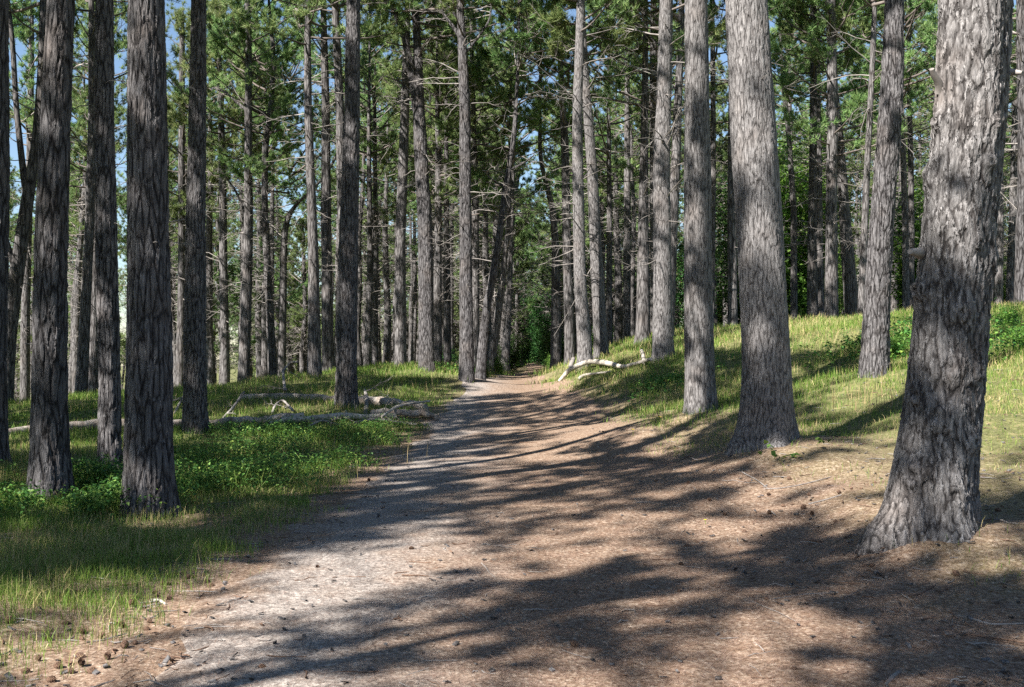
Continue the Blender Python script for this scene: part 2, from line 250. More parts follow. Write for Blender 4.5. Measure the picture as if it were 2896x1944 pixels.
# ------------------------------------------------------------------ the trees the photograph shows: depth, outline points (x, y, width), bark, label
TREES = [
 (14.0, 'deep', [(-40,1320,122),(-38,700,108),(-36,0,95)], 'pine cut by the left edge of the photo, only its dark right side showing', {}),
 (12.2, 'deep', [(142,1416,132),(139,1200,108),(145,944,104),(170,500,93),(193,0,80)], 'stout dark pine with deep bark, second trunk in from the left edge', {}),
 (14.8, 'deep', [(310,1346,68),(311,944,65),(306,500,64),(301,0,54)], 'narrow straight pine just left of the thickest trunk of the left group', {}),
 (11.2, 'deep', [(424,1454,158),(420,1350,146),(418,1200,142),(424,944,136),(418,700,122),(415,300,119),(413,0,112)], 'thickest pine left of the path, rugged bark, nearest to the green undergrowth', {}),
 (20.5, 'deep', [(554,1228,80),(552,1150,72),(550,944,68),(550,640,60),(560,0,47)], 'pine with a bright sunlit lower trunk standing in front of the long fallen log', {'stub': [(-1, .66)]}),
 (30.0, 'far', [(12,1150,46),(25,950,42),(48,780,40),(80,560,34),(105,400,28),(118,200,24),(125,0,22)], 'crooked many-limbed pine bending rightwards behind the leftmost trunk', {'limbs': [[(78,570,22),(62,440,18),(48,300,16),(40,120,14),(20,-60,10)],[(95,480,18),(128,420,14),(150,330,12),(160,200,10)],[(50,790,18),(20,640,14),(-10,540,10)]]}),
 (42.0, 'far', [(70,1189,28),(72,900,25),(85,500,20),(90,100,15)], 'slim pine seen between the two leftmost thick trunks', {}),
 (34.0, 'far', [(226,1170,36),(237,960,32),(252,640,26),(258,200,22)], 'pale sunlit leaning pine on the slope behind the second trunk', {}),
 (39.0, 'far', [(266,1158,30),(266,600,26),(264,0,22)], 'straight pine half hidden behind the narrow trunk of the left group', {}),
 (45.0, 'far', [(509,1110,24),(514,600,20),(516,100,16)], 'thin pine in the gap right of the thickest left trunk', {}),
 (43.0, 'far', [(638,1116,26),(630,640,22),(622,300,18),(615,60,13)], 'thin pine right of the sunlit trunk that stands before the log', {}),
 (39.0, 'far', [(688,1100,34),(695,900,30),(704,570,24),(706,200,19),(700,0,16)], 'straight dark pine rising past a blue gap of sky, left of the wavy pine', {'limbs': [[(705,320,10),(670,290,8),(640,262,6),(600,250,4)],[(700,620,8),(668,540,7),(640,500,4)]]}),
 (40.0, 'far', [(772,1094,26),(762,830,22),(750,600,19),(752,420,18),(768,320,16),(775,160,14),(765,60,11)], 'wavy pine with an S-bend halfway up its slim trunk', {'limbs': [[(766,330,12),(740,328,10),(715,318,7)]]}),
 (44.0, 'far', [(797,1085,24),(800,720,20),(808,620,17),(830,580,14),(862,555,10)], 'short pale pine whose top bends over to the right', {}),
 (33.0, 'far', [(890,1070,40),(886,720,30),(872,320,22),(870,100,18)], 'left one of two dark pines side by side on the left grassy bank', {}),
 (36.0, 'far', [(928,1058,34),(924,765,30),(918,320,24),(912,60,18)], 'right one of two dark pines side by side on the left grassy bank', {}),
 (34.5, 'far', [(972,1062,32),(970,700,28),(962,300,24),(947,0,20)], 'pine largely hidden behind the tall trunk that rises between the logs', {}),
 (24.0, 'deep', [(980,1155,64),(980,944,66),(988,600,58),(997,300,48),(1000,0,43)], 'tall straight pine standing between the fallen logs left of the path', {}),
 (46.0, 'far', [(1038,1062,22),(1046,700,18),(1044,500,14)], 'thin pine, first behind the grass mound right of the tall log-side trunk', {}),
 (48.0, 'far', [(1059,1058,20),(1064,700,15),(1062,400,12)], 'thin pine, second behind the grass mound right of the tall log-side trunk', {}),
 (37.0, 'far', [(1133,1043,34),(1134,700,30),(1142,450,28),(1150,160,22)], 'straight pine just left of the forked pine on the mound', {}),
 (35.0, 'deep', [(1207,1040,46),(1202,640,43),(1190,446,40),(1183,290,34),(1180,120,24),(1172,0,22)], 'forked pine on the mound, one heavy limb arching to the left', {'limbs': [[(1178,310,26),(1155,150,22),(1135,75,20),(1105,15,17),(1050,-40,12)],[(1170,270,8),(1130,230,6),(1090,215,4)]]}),
 (42.0, 'far', [(1238,1040,26),(1240,480,18),(1238,350,14)], 'slim pine close on the right of the forked pine', {}),
 (44.0, 'far', [(1266,1035,22),(1262,560,16),(1262,400,12)], 'slim pine midway from the forked pine to the trunk at the path bend', {}),
 (33.0, 'deep', [(1320,1065,44),(1317,700,37),(1315,300,33),(1308,130,26),(1300,0,22)], 'straight pine at the left verge where the path narrows, with a leaning pine beside it', {'limbs': [[(1318,150,10),(1350,112,8),(1385,60,7),(1392,0,5)],[(1304,110,14),(1270,60,11),(1235,10,9)],[(1300,60,10),(1270,20,8),(1215,-30,6)]]}),
 (42.0, 'far', [(1345,1060,24),(1344,600,21),(1336,270,16)], 'pale pine peeking out behind the straight trunk at the path bend', {}),
 (34.0, 'deep', [(1358,1065,30),(1372,900,26),(1408,700,22),(1434,510,19),(1455,380,15),(1462,250,11)], 'dark slender pine leaning rightwards over the end of the path', {'limbs': [[(1442,480,10),(1480,462,8),(1512,435,5)],[(1428,530,9),(1395,515,7),(1365,490,4)]]}),
 (40.0, 'far', [(1388,1042,25),(1418,820,20),(1437,650,15),(1442,450,11)], 'pale leaning pine right behind the dark leaning pine', {}),
 (50.0, 'far', [(1428,1040,26),(1440,830,18),(1450,500,12)], 'last leaning pine on the left before the dark gap of the path', {}),
 (41.0, 'far', [(1572,1040,32),(1572,700,22),(1565,590,18),(1540,500,14),(1527,440,12),(1527,300,10),(1530,150,8)], 'first pine right of the far path, its thin top kinked to the left', {}),
 (38.0, 'far', [(1612,1000,30),(1605,700,26),(1598,400,22),(1583,150,16),(1576,0,13)], 'left one of three pines clustered behind the bleached fallen branch', {}),
 (32.0, 'fine', [(1655,1005,44),(1640,800,35),(1634,500,32),(1632,300,28),(1642,0,24)], 'brightly dappled middle one of three pines behind the bleached branch', {}),
 (33.0, 'fine', [(1702,1005,42),(1684,700,35),(1672,450,30),(1655,250,26),(1645,60,22),(1640,-60,20)], 'leaning right one of three pines clustered behind the bleached branch', {}),
 (46.0, 'far', [(1722,985,20),(1724,600,15),(1722,350,11)], 'thin pine right behind the cluster of three at the bleached branch', {}),
 (50.0, 'far', [(1772,976,23),(1774,500,19),(1775,160,13)], 'slim pale pine, evenly sunlit, at the foot of the right grassy bank', {}),
 (36.0, 'far', [(1818,960,42),(1822,600,29),(1826,250,20)], 'dark shaded pine beside the slim pale pine', {}),
 (27.0, 'fine', [(1875,1012,60),(1873,800,53),(1870,500,48),(1880,100,40),(1882,0,37)], 'straight pine on the crest of the right bank with a sunlit foot', {}),
 (40.0, 'far', [(1852,960,26),(1850,400,23),(1850,0,20)], 'pine showing as a strip left of the sunlit-footed crest pine', {}),
 (34.0, 'far', [(1886,980,36),(1900,700,30),(1914,400,26),(1925,150,20)], 'pine leaning out from behind the sunlit-footed crest pine', {}),
 (17.9, 'fine', [(1984,1164,92),(1978,1040,82),(1976,890,80),(1970,446,74),(1968,200,68),(1966,0,63)], 'strongly dappled pine in the grass left of the broad smooth pine', {}),
 (40.0, 'far', [(2010,960,20),(2018,500,16),(2016,100,14)], 'thin pale pine directly behind the strongly dappled pine', {}),
 (13.2, 'fine', [(2166,1265,172),(2172,1180,146),(2168,1000,134),(2152,700,130),(2132,400,128),(2111,0,118)], 'broad smooth-barked pine with a flared foot, second largest right of the path', {'root': (200, .35)}),
 (36.0, 'far', [(2072,930,28),(2070,500,24),(2070,0,20)], 'pine half hidden by the left side of the broad smooth pine', {}),
 (45.0, 'far', [(2246,928,21),(2244,600,17),(2232,400,14),(2212,200,12)], 'thin curved pine just right of the broad smooth pine', {}),
 (40.0, 'far', [(2298,915,32),(2295,600,24),(2300,350,21),(2302,50,16)], 'pine with a bright upper trunk, leftmost of the bank-top row', {}),
 (44.0, 'far', [(2322,912,19),(2320,500,16),(2318,200,13)], 'thin shaded pine, second of the bank-top row', {}),
 (38.0, 'far', [(2352,918,39),(2349,600,31),(2351,350,29),(2345,0,26)], 'thick straight pine in the middle of the bank-top row', {}),
 (39.0, 'far', [(2412,915,43),(2388,600,31),(2376,400,25),(2364,250,20)], 'left-leaning pine at the right end of the bank-top row', {}),
 (36.0, 'far', [(2436,930,26),(2446,640,20),(2458,350,17),(2468,100,15)], 'bright bare-looking pine edging out left of the dark rough pine', {}),
 (17.9, 'deep', [(2472,1072,88),(2482,830,77),(2492,574,71),(2506,383,72),(2518,130,62),(2524,0,57)], 'dark rough pine leaning slightly right, standing in the bank grass near the largest trunk', {}),
 (45.0, 'far', [(2562,905,21),(2562,640,18),(2552,380,16),(2540,150,13)], 'slim pine in the gap left of the largest trunk', {}),
 (48.0, 'far', [(2577,905,19),(2575,500,16),(2568,200,12)], 'thinner pine tucked close to the left side of the largest trunk', {}),
 (8.1, 'knot', [(2640,1530,250),(2634,1422,246),(2658,1263,236),(2683,1071,223),(2693,893,217),(2705,733,217),(2724,510,217),(2744,319,214),(2750,0,204)], 'largest pine of all, knobbly bark, branch stubs and a spreading root', {'root': (200, .62), 'big': True}),
 (46.0, 'far', [(2859,865,28),(2866,500,22),(2880,150,18)], 'pine standing just right of the largest trunk, its foot in shadow', {}),
 (30.0, 'deep', [(2890,880,40),(2888,500,36),(2882,100,30)], 'pine cut by the right edge of the photo beyond the largest trunk', {}),
 (42.0, 'far', [(2822,890,26),(2826,600,22),(2822,300,18)], 'pine showing only as a sliver on the right flank of the largest trunk', {}),
]

# ------------------------------------------------------------------ terrain: a smooth sheet through the feet of the trees
ctrl = []
for D, bk, pts, lab, kw in TREES:
    if pts[0][1] > 0: p = at(pts[0][0], pts[0][1], D); ctrl.append((p[0], p[1], p[2], .35 if D > 30 else .05))
for x, y, h in [(0,0,0),(-2,0,0),(2,0,0.02),(-1.7,5,0),(0,5,0.02),(2,5,.03),(-1.7,9,0),(0,9,.03),(2,9,.06),(-1.7,15,0),(0,15,.06),(2,15,.15),(-1.8,22,.15),(0,22,.22),(1.8,22,.36),
                (-1.8,29,.42),(0,29,.46),(1.8,29,.66),(0,32.5,.64),(-1.3,32,.66),(1.2,32.5,.72),(.3,34.5,.72),(-.7,35,.78),(.7,46,.82),(1.25,55,.82),(.2,36,.76),(1.3,36,.74),(.9,39,.78),(.75,42,.80),(1,50,.80),(1.4,60,.82),(1.7,80,.86),(1.8,110,.90),(-5,7,0),(-3.5,10,.02),(5,6,.2),(6,10,.55),(8,14,1.1),
                (-10,8,-.05),(-12,18,-.1),(-22,30,-1.2),(-30,45,-2.6),(-18,50,-1.2),(-8,50,.5),(-10,70,.2),(-40,70,-4.5),(-20,100,-1.5),(-60,120,-6),(10,60,2.2),(20,60,3.0),(30,45,3.8),(40,80,4.0),(15,90,2.2),(50,140,4),(0,160,1.2),(-20,200,0),(30,220,3),
                (0,-20,0),(-20,-15,-.2),(20,-15,.8),(-40,-10,-1),(40,-10,2),(-45,20,-1.8),(35,15,3.2),(0,-60,0),(-120,60,-8),(150,60,6),(0,400,2),(-250,250,-10),(250,250,6),(-150,-60,-4),(150,-60,4),(-200,400,-6),(250,420,6)]:
    ctrl.append((x, y, h, .02 if abs(x) < 2.5 and 0 <= y < 62 else .3))
C = np.array(ctrl)
def tk(r2): return np.where(r2 > 0, .5 * r2 * np.log(np.maximum(r2, 1e-12)), 0)
def d2(ax, ay, bx, by): return (ax[:, None] - bx[None]) ** 2 + (ay[:, None] - by[None]) ** 2
SCL = 20.0
cx_, cy_ = C[:, 0] / SCL, C[:, 1] / SCL
n_ = len(C)
A = np.zeros((n_ + 3, n_ + 3)); A[:n_, :n_] = tk(d2(cx_, cy_, cx_, cy_)) + np.diag(C[:, 3] * .02)
A[:n_, n_] = 1; A[:n_, n_ + 1] = cx_; A[:n_, n_ + 2] = cy_; A[n_:, :n_] = A[:n_, n_:].T
WT = np.linalg.solve(A, np.concatenate([C[:, 2], [0, 0, 0]]))
def terrain(x, y):
    x = np.asarray(x, float); y = np.asarray(y, float); sh = np.broadcast(x, y).shape
    x, y = [a.ravel() for a in np.broadcast_arrays(x, y)]
    out = np.empty(len(x))
    for i in range(0, len(x), 20000):
        s = slice(i, i + 20000)
        out[s] = tk(d2(x[s] / SCL, y[s] / SCL, cx_, cy_)) @ WT[:n_] + WT[n_] + WT[n_ + 1] * x[s] / SCL + WT[n_ + 2] * y[s] / SCL
    b = sstep(1.7, 3.0, np.abs(x - pathc(y)))
    out += (noise(x * .9, y * .9, 0, 3) - .5) * .16 * b * sstep(3, 8, np.hypot(x, y)) + (noise(x * 3.1, y * 3.1, 0, 4) - .5) * .045 * (.25 + .75 * b)
    for mx_, my_, mr_ in MOUNDS: out += .075 * np.exp(-(((x - mx_) ** 2 + (y - my_) ** 2) / (mr_ * 2.1) ** 2))
    return out.reshape(sh)
MOUNDS = [(at(p[0][0], p[0][1], D)[0], D, p[0][2] / 2 * pxm(D)) for D, bk, p, l, k in TREES if D < 25]
def pathc(y): return np.interp(y, [-20, 5, 15, 30, 36, 42, 50, 60, 80, 130], [.3, .2, .1, 0, .02, .5, 1.0, 1.3, 1.65, 1.8])
def pathw(y): return np.interp(y, [-20, 5, 9, 20, 30, 37, 42, 48, 60, 130], [2.2, 2.2, 2.15, 1.85, 1.5, 1.05, .75, .55, .5, .5])
def ground_at(nx, ny):
    """where the sight line through a pixel meets the ground"""
    nx, ny = np.atleast_1d(nx).astype(float), np.atleast_1d(ny).astype(float)
    d = ray(nx, ny); t = 4.0 * 1.018 ** np.arange(190)
    P = d[:, None] * t[None, :, None] + np.array([0, 0, CAMZ])
    below = P[..., 2] < terrain(P[..., 0], P[..., 1]); below[:, -1] = True
    k = below.argmax(1); r = np.arange(len(nx))
    lo, hi = t[np.maximum(k - 1, 0)], t[k]
    for _ in range(12):
        m = (lo + hi) / 2; q = d * m[:, None] + np.array([0, 0, CAMZ]); b = q[:, 2] < terrain(q[:, 0], q[:, 1])
        hi = np.where(b, m, hi); lo = np.where(b, lo, m)
    q = d * hi[:, None]; q[:, 2] = terrain(q[:, 0], q[:, 1]); return q

def axis(lo, hi, fine, n):
    """grid lines, dense inside the interval fine"""
    a, b = fine; u = np.linspace(0, 1, n)
    mid = np.linspace(a, b, int(n * .66)); r = np.linspace(0, 1, int(n * .17) + 1)[1:]
    return np.concatenate([(a - (a - lo) * r ** 2.2)[::-1], mid, b + (hi - b) * r ** 2.2])
gx, gy = axis(-420, 420, (-14, 14), 330), axis(-120, 700, (1, 48), 420)
X, Y = np.meshgrid(gx, gy)
m = MB(); nx_, ny_ = len(gx), len(gy)
Z = terrain(X, Y)
PW = pathw(Y) + (noise(X * 0, Y * 1.3, 0, 9) - .5) * .3
Z = Z - .03 * (1 - sstep(-.25, .05, np.abs(X - pathc(Y)) - PW + .2)) * (Y < 128)
i, j = np.meshgrid(np.arange(nx_ - 1), np.arange(ny_ - 1)); b = j * nx_ + i
m.add(np.stack([X, Y, Z], -1), np.stack([b, b + 1, b + nx_ + 1, b + nx_], -1).reshape(-1, 4), 0, True)
tag(link('ground', m.mesh('ground', [GROUND])), 'forest floor of brown needles and turf between the pines', None, None, 'structure')
ys = np.concatenate([np.arange(-14, 50, .16), np.arange(50, 128, .6)]); u = np.linspace(-1, 1, 41)
Yp, Up = np.meshgrid(ys, u, indexing='ij')
hw = pathw(Yp) + (noise(Yp * 0.7, np.sign(Up) * 5 + 9, 0, 9) - .5) * .55 + (noise(Yp * 3.0, np.sign(Up) * 7 + 9, 0, 8) - .5) * .22
Xp = pathc(Yp) + Up * hw
Zp = terrain(Xp, Yp) + .012 - .03 * sstep(.93, 1.0, np.abs(Up))
m = MB(); b = (np.arange(len(ys) - 1)[:, None] * 41 + np.arange(40)).reshape(-1)
m.add(np.stack([Xp, Yp, Zp], -1), np.stack([b, b + 41, b + 42, b + 1], -1), 0, True)
tag(link('path', m.mesh('path', [PATHM])), 'needle covered woodland path with a grey gravel strip', None, None, 'structure')

# ------------------------------------------------------------------ tree building
def dead_branches(rng, K, zs, axis_fn, rad_fn, lmin, lmax, sides=3, rs=1.0):
    """scraggly bare side branches with twigs"""
    z = rng.uniform(zs[0], zs[1], K); az = rng.uniform(0, 2 * math.pi, K)
    Ln = rng.uniform(lmin, lmax, K) * (.55 + .45 * (z - zs[0]) / (zs[1] - zs[0] + 1e-6)); el = rng.normal(.12, .28, K)
    M = 6; t = np.linspace(0, 1, M)
    d = np.stack([np.cos(az), np.sin(az), np.zeros(K)], -1)
    P = axis_fn(z)[:, None] + d[:, None] * (t[None] * Ln[:, None])[..., None]
    P[..., 2] += (np.tan(el)[:, None] * t + rng.normal(-.1, .16, (K, 1)) * t ** 2) * Ln[:, None]
    P += np.cumsum(rng.normal(0, .045, (K, M, 3)), 1) * t[None, :, None] * Ln[:, None, None]
    R = (np.minimum(.006 + .011 * Ln, .03)[:, None]) * (1 - .75 * t)[None] * rs
    out = [polytubes(P, R, sides)]
    S = 6                                                     # twigs
    k = np.repeat(np.arange(K), S); tt = rng.uniform(.3, .98, K * S); f = tt * (M - 1); i0 = np.minimum(f.astype(int), M - 2); fr = (f - i0)[:, None]
    st = P[k, i0] * (1 - fr) + P[k, i0 + 1] * fr
    dr = unit(d[k] * .7 + rng.normal(0, .6, (K * S, 3)) + np.array([0, 0, .05]))
    tl = Ln[k] * rng.uniform(.15, .42, K * S)
    T3 = np.linspace(0, 1, 4)
    Q = st[:, None] + dr[:, None] * (T3[None] * tl[:, None])[..., None]; Q += np.cumsum(rng.normal(0, .05, Q.shape), 1) * tl[:, None, None]
    Q[:, 0] = st
    out.append(polytubes(Q, (.0055 * rs) * np.broadcast_to(1 - .6 * T3, (K * S, 4)), 3))
    return out

def crown_mesh(seed, R, H, nl=26, sub=7, tuf=4, blades=38, bl=.165, bw=.0175):
    """limbs, side shoots and tufts of needles; z = 0 is where the lowest limb leaves the trunk"""
    rng = np.random.default_rng(seed)
    m = MB()
    t = np.sort(rng.uniform(0, 1, nl) ** .9); az = np.arange(nl) * 2.4 + rng.normal(0, .5, nl)
    Ln = R * np.sqrt(np.clip(1.04 - t ** 1.7, .05, 1)) * rng.uniform(.55, 1.15, nl) * (.62 + .38 * sstep(0, .25, t))
    el = .12 + .75 * t + rng.normal(0, .15, nl)
    M = 7; s = np.linspace(0, 1, M); d = np.stack([np.cos(az), np.sin(az), 0 * az], -1)
    P = d[:, None] * (s * np.cos(el)[:, None] * Ln[:, None])[..., None]
    P[..., 2] = t[:, None] * H * .93 + np.sin(el)[:, None] * Ln[:, None] * s * .8 + (.25 * Ln)[:, None] * (s ** 2.2 - .35 * s)
    P += np.cumsum(rng.normal(0, .05, P.shape), 1) * s[None, :, None] * Ln[:, None, None] * .6
    V, Q = polytubes(P, (.008 + .012 * Ln)[:, None] * (1 - .8 * s), 5); m.add(V, Q, 1, True)
    k = np.repeat(np.arange(nl), sub); K = len(k)
    tt = np.tile(np.linspace(.50, 1.0, sub), nl) + rng.uniform(-.05, .0, K); f = tt * (M - 1); i0 = np.minimum(f.astype(int), M - 2); fr = (f - i0)[:, None]
    st = P[k, i0] * (1 - fr) + P[k, i0 + 1] * fr
    tang = unit(P[k, i0 + 1] - P[k, i0])
    dr = unit(tang * .8 + rng.normal(0, .75, (K, 3)) * np.array([1, 1, .5]) + np.array([0, 0, .28]))
    sl = rng.uniform(.22, .62, K) * (R / 2.4)
    T4 = np.linspace(0, 1, 4); Qp = st[:, None] + dr[:, None] * (T4 * sl[:, None])[..., None]; Qp[..., 2] += (.25 * sl)[:, None] * T4 ** 2
    V, Q = polytubes(Qp, .008 * np.broadcast_to(1 - .6 * T4, (K, 4)), 3); m.add(V, Q, 1, True)
    kk = np.repeat(np.arange(K), tuf); KT = len(kk)
    tp = np.tile(np.linspace(.35, 1.0, tuf), K) + rng.uniform(-.12, .0, KT)
    cpt = Qp[kk, 0] * (1 - tp)[:, None] + Qp[kk, 3] * tp[:, None] + rng.normal(0, .05, (KT, 3))
    keep = rng.random(KT) < .9; cpt = cpt[keep]; dk = dr[kk][keep]; KT = len(cpt)
    n = KT * blades
    bd = unit(np.repeat(dk, blades, 0) * .55 + np.array([0, 0, .35]) + rng.normal(0, .62, (n, 3)))
    b0 = np.repeat(cpt, blades, 0) + rng.normal(0, .02, (n, 3)); L_ = rng.uniform(.7, 1.25, n)[:, None] * bl
    sd_ = unit(np.cross(bd, rng.normal(0, 1, (n, 3)))) * (bw * rng.uniform(.7, 1.2, n)[:, None] / 2)
    V = np.stack([b0 - sd_, b0 + sd_, b0 + bd * L_], 1).reshape(-1, 3)
    m.add(V, np.arange(3 * n).reshape(-1, 3), 0)
    return m, (b0, sd_, bd * L_)

CROWNS, CDATA = [], []
for i, (R, H) in enumerate([(2.6, 7.2), (2.3, 6.2), (2.9, 7.6), (2.2, 8.2), (2.5, 6.0), (3.1, 6.8)]):
    mb, data = crown_mesh(100 + i, R, H, nl=32 + 4 * (i % 3))
    CROWNS.append((mb.mesh('crown', [NEEDLE, LIMBWOOD]), H)); CDATA.append((data, H))

def build_trunk(rng, zk, xk, rk, H, D, zvis, lump=.05, flare=.45, root=None, knobs=(), nb=0, zc=9.0, limbs=(), stub=(), matkey='far', sides=None):
    """zk, xk, rk: outline along the height (z from the foot); returns mesh builder and axis function"""
    px = D / 1098.0
    near = D < 30
    r0 = float(np.median(rk))
    sides = sides or int(np.clip(2 * math.pi * r0 / (1.25 * px), 10, 190))
    dz = max(1.5 * px, .012) if near else .25
    z = np.concatenate([np.arange(-.3, min(zvis + .8, H - 1), dz), np.arange(min(zvis + .8, H - 1), H + .01, .4)])
    zt, sl = zk[-1], (xk[-1] - xk[-2]) / max(zk[-1] - zk[-2], .1)
    x = np.interp(z, zk, xk); r = np.interp(z, zk, rk)
    up = z > zt
    x[up] = xk[-1] + sl * 1.5 * (1 - np.exp(-(z[up] - zt) / 1.5)); r[up] = rk[-1] + (.02 - rk[-1]) * ((z[up] - zt) / max(H - zt, .1)) ** .9
    zz = np.linspace(z[0], z[-1], 600); k = np.exp(-np.linspace(-2, 2, 61) ** 2); k /= k.sum()      # round the corners
    sm = lambda a: np.interp(z, zz, np.convolve(np.pad(np.interp(zz, z, a), 30, 'edge'), k, 'valid'))
    x, r = sm(x), sm(r)
    sd0 = int(rng.integers(1e6))
    y = (noise(z * .22, 3.3, 1.1, sd0) - noise(0, 3.3, 1.1, sd0)) * .35 * sstep(0, 3, z)
    th = np.arange(sides) * 2 * math.pi / sides
    T_, Z_ = np.meshgrid(th, z); c, s = np.cos(T_), np.sin(T_)
    rr = r[:, None] * (1 + lump * 2 * (noise(c * 1.6 + 9, s * 1.6 + 9, Z_ * .8, sd0 + 1) - .5) + lump * 1.2 * (noise(c * 3.2 + 9, s * 3.2 + 9, Z_ * 2.2, sd0 + 2) - .5))
    fl = np.exp(-np.maximum(Z_, -.12) / .28) * flare * (.35 + 1.3 * noise(c * 1.9 + 5, s * 1.9 + 5, 0, sd0 + 3) ** 1.5)
    rr = rr + r[:, None] * fl * .55
    if root:
        a0 = math.radians(root[0]); dd = np.angle(np.exp(1j * (T_ - a0)))
        ext = r[:, None] * root[1] * np.exp(-(dd / .36) ** 2) * np.exp(-np.maximum(Z_, 0) / .15); rr = rr + ext; Z_ = Z_ - .3 * ext
        rr = rr + r[:, None] * .35 * np.exp(-(np.angle(np.exp(1j * (T_ - a0 - 1.3))) / .35) ** 2) * np.exp(-np.maximum(Z_, -.1) / .2)
    for (ka, kz, kw_, kh) in knobs:
        dd = np.angle(np.exp(1j * (T_ - math.radians(ka)))) * r[:, None]
        q = (dd ** 2 + (Z_ - kz) ** 2) / kw_ ** 2
        rr = rr + kh * (np.exp(-q) - .75 * np.exp(-q * 9) * (kh > .03))
    V = np.stack([x[:, None] + rr * c, y[:, None] + rr * s, Z_], -1)
    m = MB(); b = (np.arange(len(z) - 1)[:, None] * sides + np.arange(sides)); b2 = (np.arange(len(z) - 1)[:, None] * sides + (np.arange(sides) + 1) % sides)
    m.add(V, np.stack([b, b2, b2 + sides, b + sides], -1).reshape(-1, 4), 0, True)
    axis_fn = lambda q: np.stack([np.interp(q, z, x), np.interp(q, z, y), np.asarray(q, float)], -1)
    for lb in limbs:                                           # heavy limbs read off the photograph, each bending off in depth too
        lb = np.array(lb); n = 14; tt = np.linspace(0, 1, n); src = np.linspace(0, 1, len(lb))
        P = np.stack([np.interp(tt, src, lb[:, 0]), np.zeros(n), np.interp(tt, src, lb[:, 1])], -1); R_ = np.interp(tt, src, lb[:, 2])
        P[1:-1] = (P[:-2] + 2 * P[1:-1] + P[2:]) / 4
        P[:, 1] = np.interp(P[0, 2], z, y) + rng.normal(0, .5) * tt ** 1.3
        V, Q = polytubes(P[None], R_[None], 10 if near else 7); m.add(V, Q, 0, True)
        out = dead_branches(rng, 7, (.35, 1.0), lambda q: np.stack([np.interp(q, tt, P[:, a]) for a in range(3)], -1), None, .4, 1.3)
        for V, Q in out: m.add(V, Q, 1, True)
    if nb == 0:                                                # short broken stubs
        for V, Q in dead_branches(rng, 7, (1.2, zvis + .5), axis_fn, None, .05, .22, 5, 1.0)[:1]:
            K_ = 7; m.add(V + np.repeat(unit((V.reshape(K_, -1, 3)[:, -5:].mean(1) - V.reshape(K_, -1, 3)[:, :5].mean(1))) * r0 * .92, len(V) // K_, 0), Q, 1, True)
    if nb:
        for V, Q in dead_branches(rng, nb, (max(2.2, zc * .3), zc + 1.0), axis_fn, None, .5, 2.3): m.add(V, Q, 1, True)
    return m, axis_fn

def tree_thing(label, group, loc):
    e = bpy.data.objects.new('pine_tree', None); COL.objects.link(e); e.location = loc; e.empty_display_size = .3
    return tag(e, label, 'tree', group)

G_SEEN = 'pines of the wood along the path'
for ti, (D, bk, pts, lab, kw) in enumerate(TREES):
    rng = np.random.default_rng(1000 + ti)
    p = np.array(pts, float); W3 = at(p[:, 0], p[:, 1], D)
    gz = float(terrain(W3[0, 0], D))
    base = np.array([W3[0, 0], D, gz])
    zk = W3[:, 2] - gz; xk = W3[:, 0] - base[0]; rk = p[:, 2] / 2 * pxm(D) * (.94 if bk in ('deep', 'knot') and D < 30 else 1.0)
    o = np.argsort(zk); zk, xk, rk = zk[o], xk[o], rk[o]
    zvis = at(0, 0, D)[2] - gz
    H = float(rng.uniform(14.2, 16.8)) + (gz if gz < 0 else 0)
    H = max(H, zk[-1] + 1.2)
    ci = int(rng.integers(len(CROWNS))); cs = float(rng.uniform(.95, 1.15)) * (1.15 if D > 20 else 1); hc = CROWNS[ci][1] * cs
    zc = H - hc
    if D < 25: zc = max(zc, zvis + .3)
    elif D < 38: zc = max(zc, at(0, 190, D)[2] - gz)
    H = max(H, zc + hc * .92)
    big = kw.get('big', False)
    limbs = []
    for lb in kw.get('limbs', []):
        q = at(np.array([a[0] for a in lb], float), np.array([a[1] for a in lb], float), D)
        limbs.append([(a[0] - base[0], a[2] - gz, l[2] / 2 * pxm(D)) for a, l in zip(q, lb)])
    knobs = []
    if big:
        knobs = [(186, 1.72, .075, .075), (168, 2.55, .09, .045), (262, 1.55, .09, .04), (280, 2.05, .05, .035), (250, 1.15, .10, .045), (300, 1.12, .07, .04), (196, 2.95, .06, .07), (285, 2.62, .05, .04), (290, 2.9, .05, .035),
                 (240, .8, .11, .05), (300, .62, .08, .05), (222, .38, .12, .06), (270, .25, .10, .05), (205, .95, .08, .04), (330, 1.9, .10, .04), (258, 3.5, .12, .03), (230, 2.2, .12, .03)]
    mb, ax = build_trunk(rng, zk, xk, rk, H, D, zvis, lump=.075 if big else .045, flare=.5 if big else .4, root=kw.get('root'), knobs=knobs,
                         nb=0 if D < 18 else (10 if D < 26 else 38), zc=zc, limbs=limbs, matkey=bk)
    e = tree_thing(lab, G_SEEN, base)
    link('trunk', mb.mesh('trunk', [BARK[bk], DEADWOOD]), e)
    c = ax(np.array([zc]))[0]
    link('crown', CROWNS[ci][0], e, c, float(rng.uniform(0, 6.28)), cs)
    if big:                                                    # the broken stubs on the nearest trunk
        for (sx_, sy_, ex, ey, ww) in [(2658, 262, 2640, 196, 30), (2850, 205, 2896, 206, 22), (2600, 716, 2578, 712, 34)]:
            a, q = at(sx_, sy_, D - .06), at(ex, ey, D - .16); n = 8; tt = np.linspace(0, 1, n)[:, None]
            P = a * (1 - tt) + q * tt - base; P[:, 0] += .012 * np.sin(tt[:, 0] * 5)
            V, Q = polytubes(P[None], (ww / 2 * pxm(D) * (1 - .55 * tt[:, 0]))[None], 9)
            s_ = MB(); s_.add(V, Q, 0, True); s_.add(V[-9:], np.arange(9)[None], 0)
            link('branch_stub', s_.mesh('branch_stub', [DEADWOOD]), e)

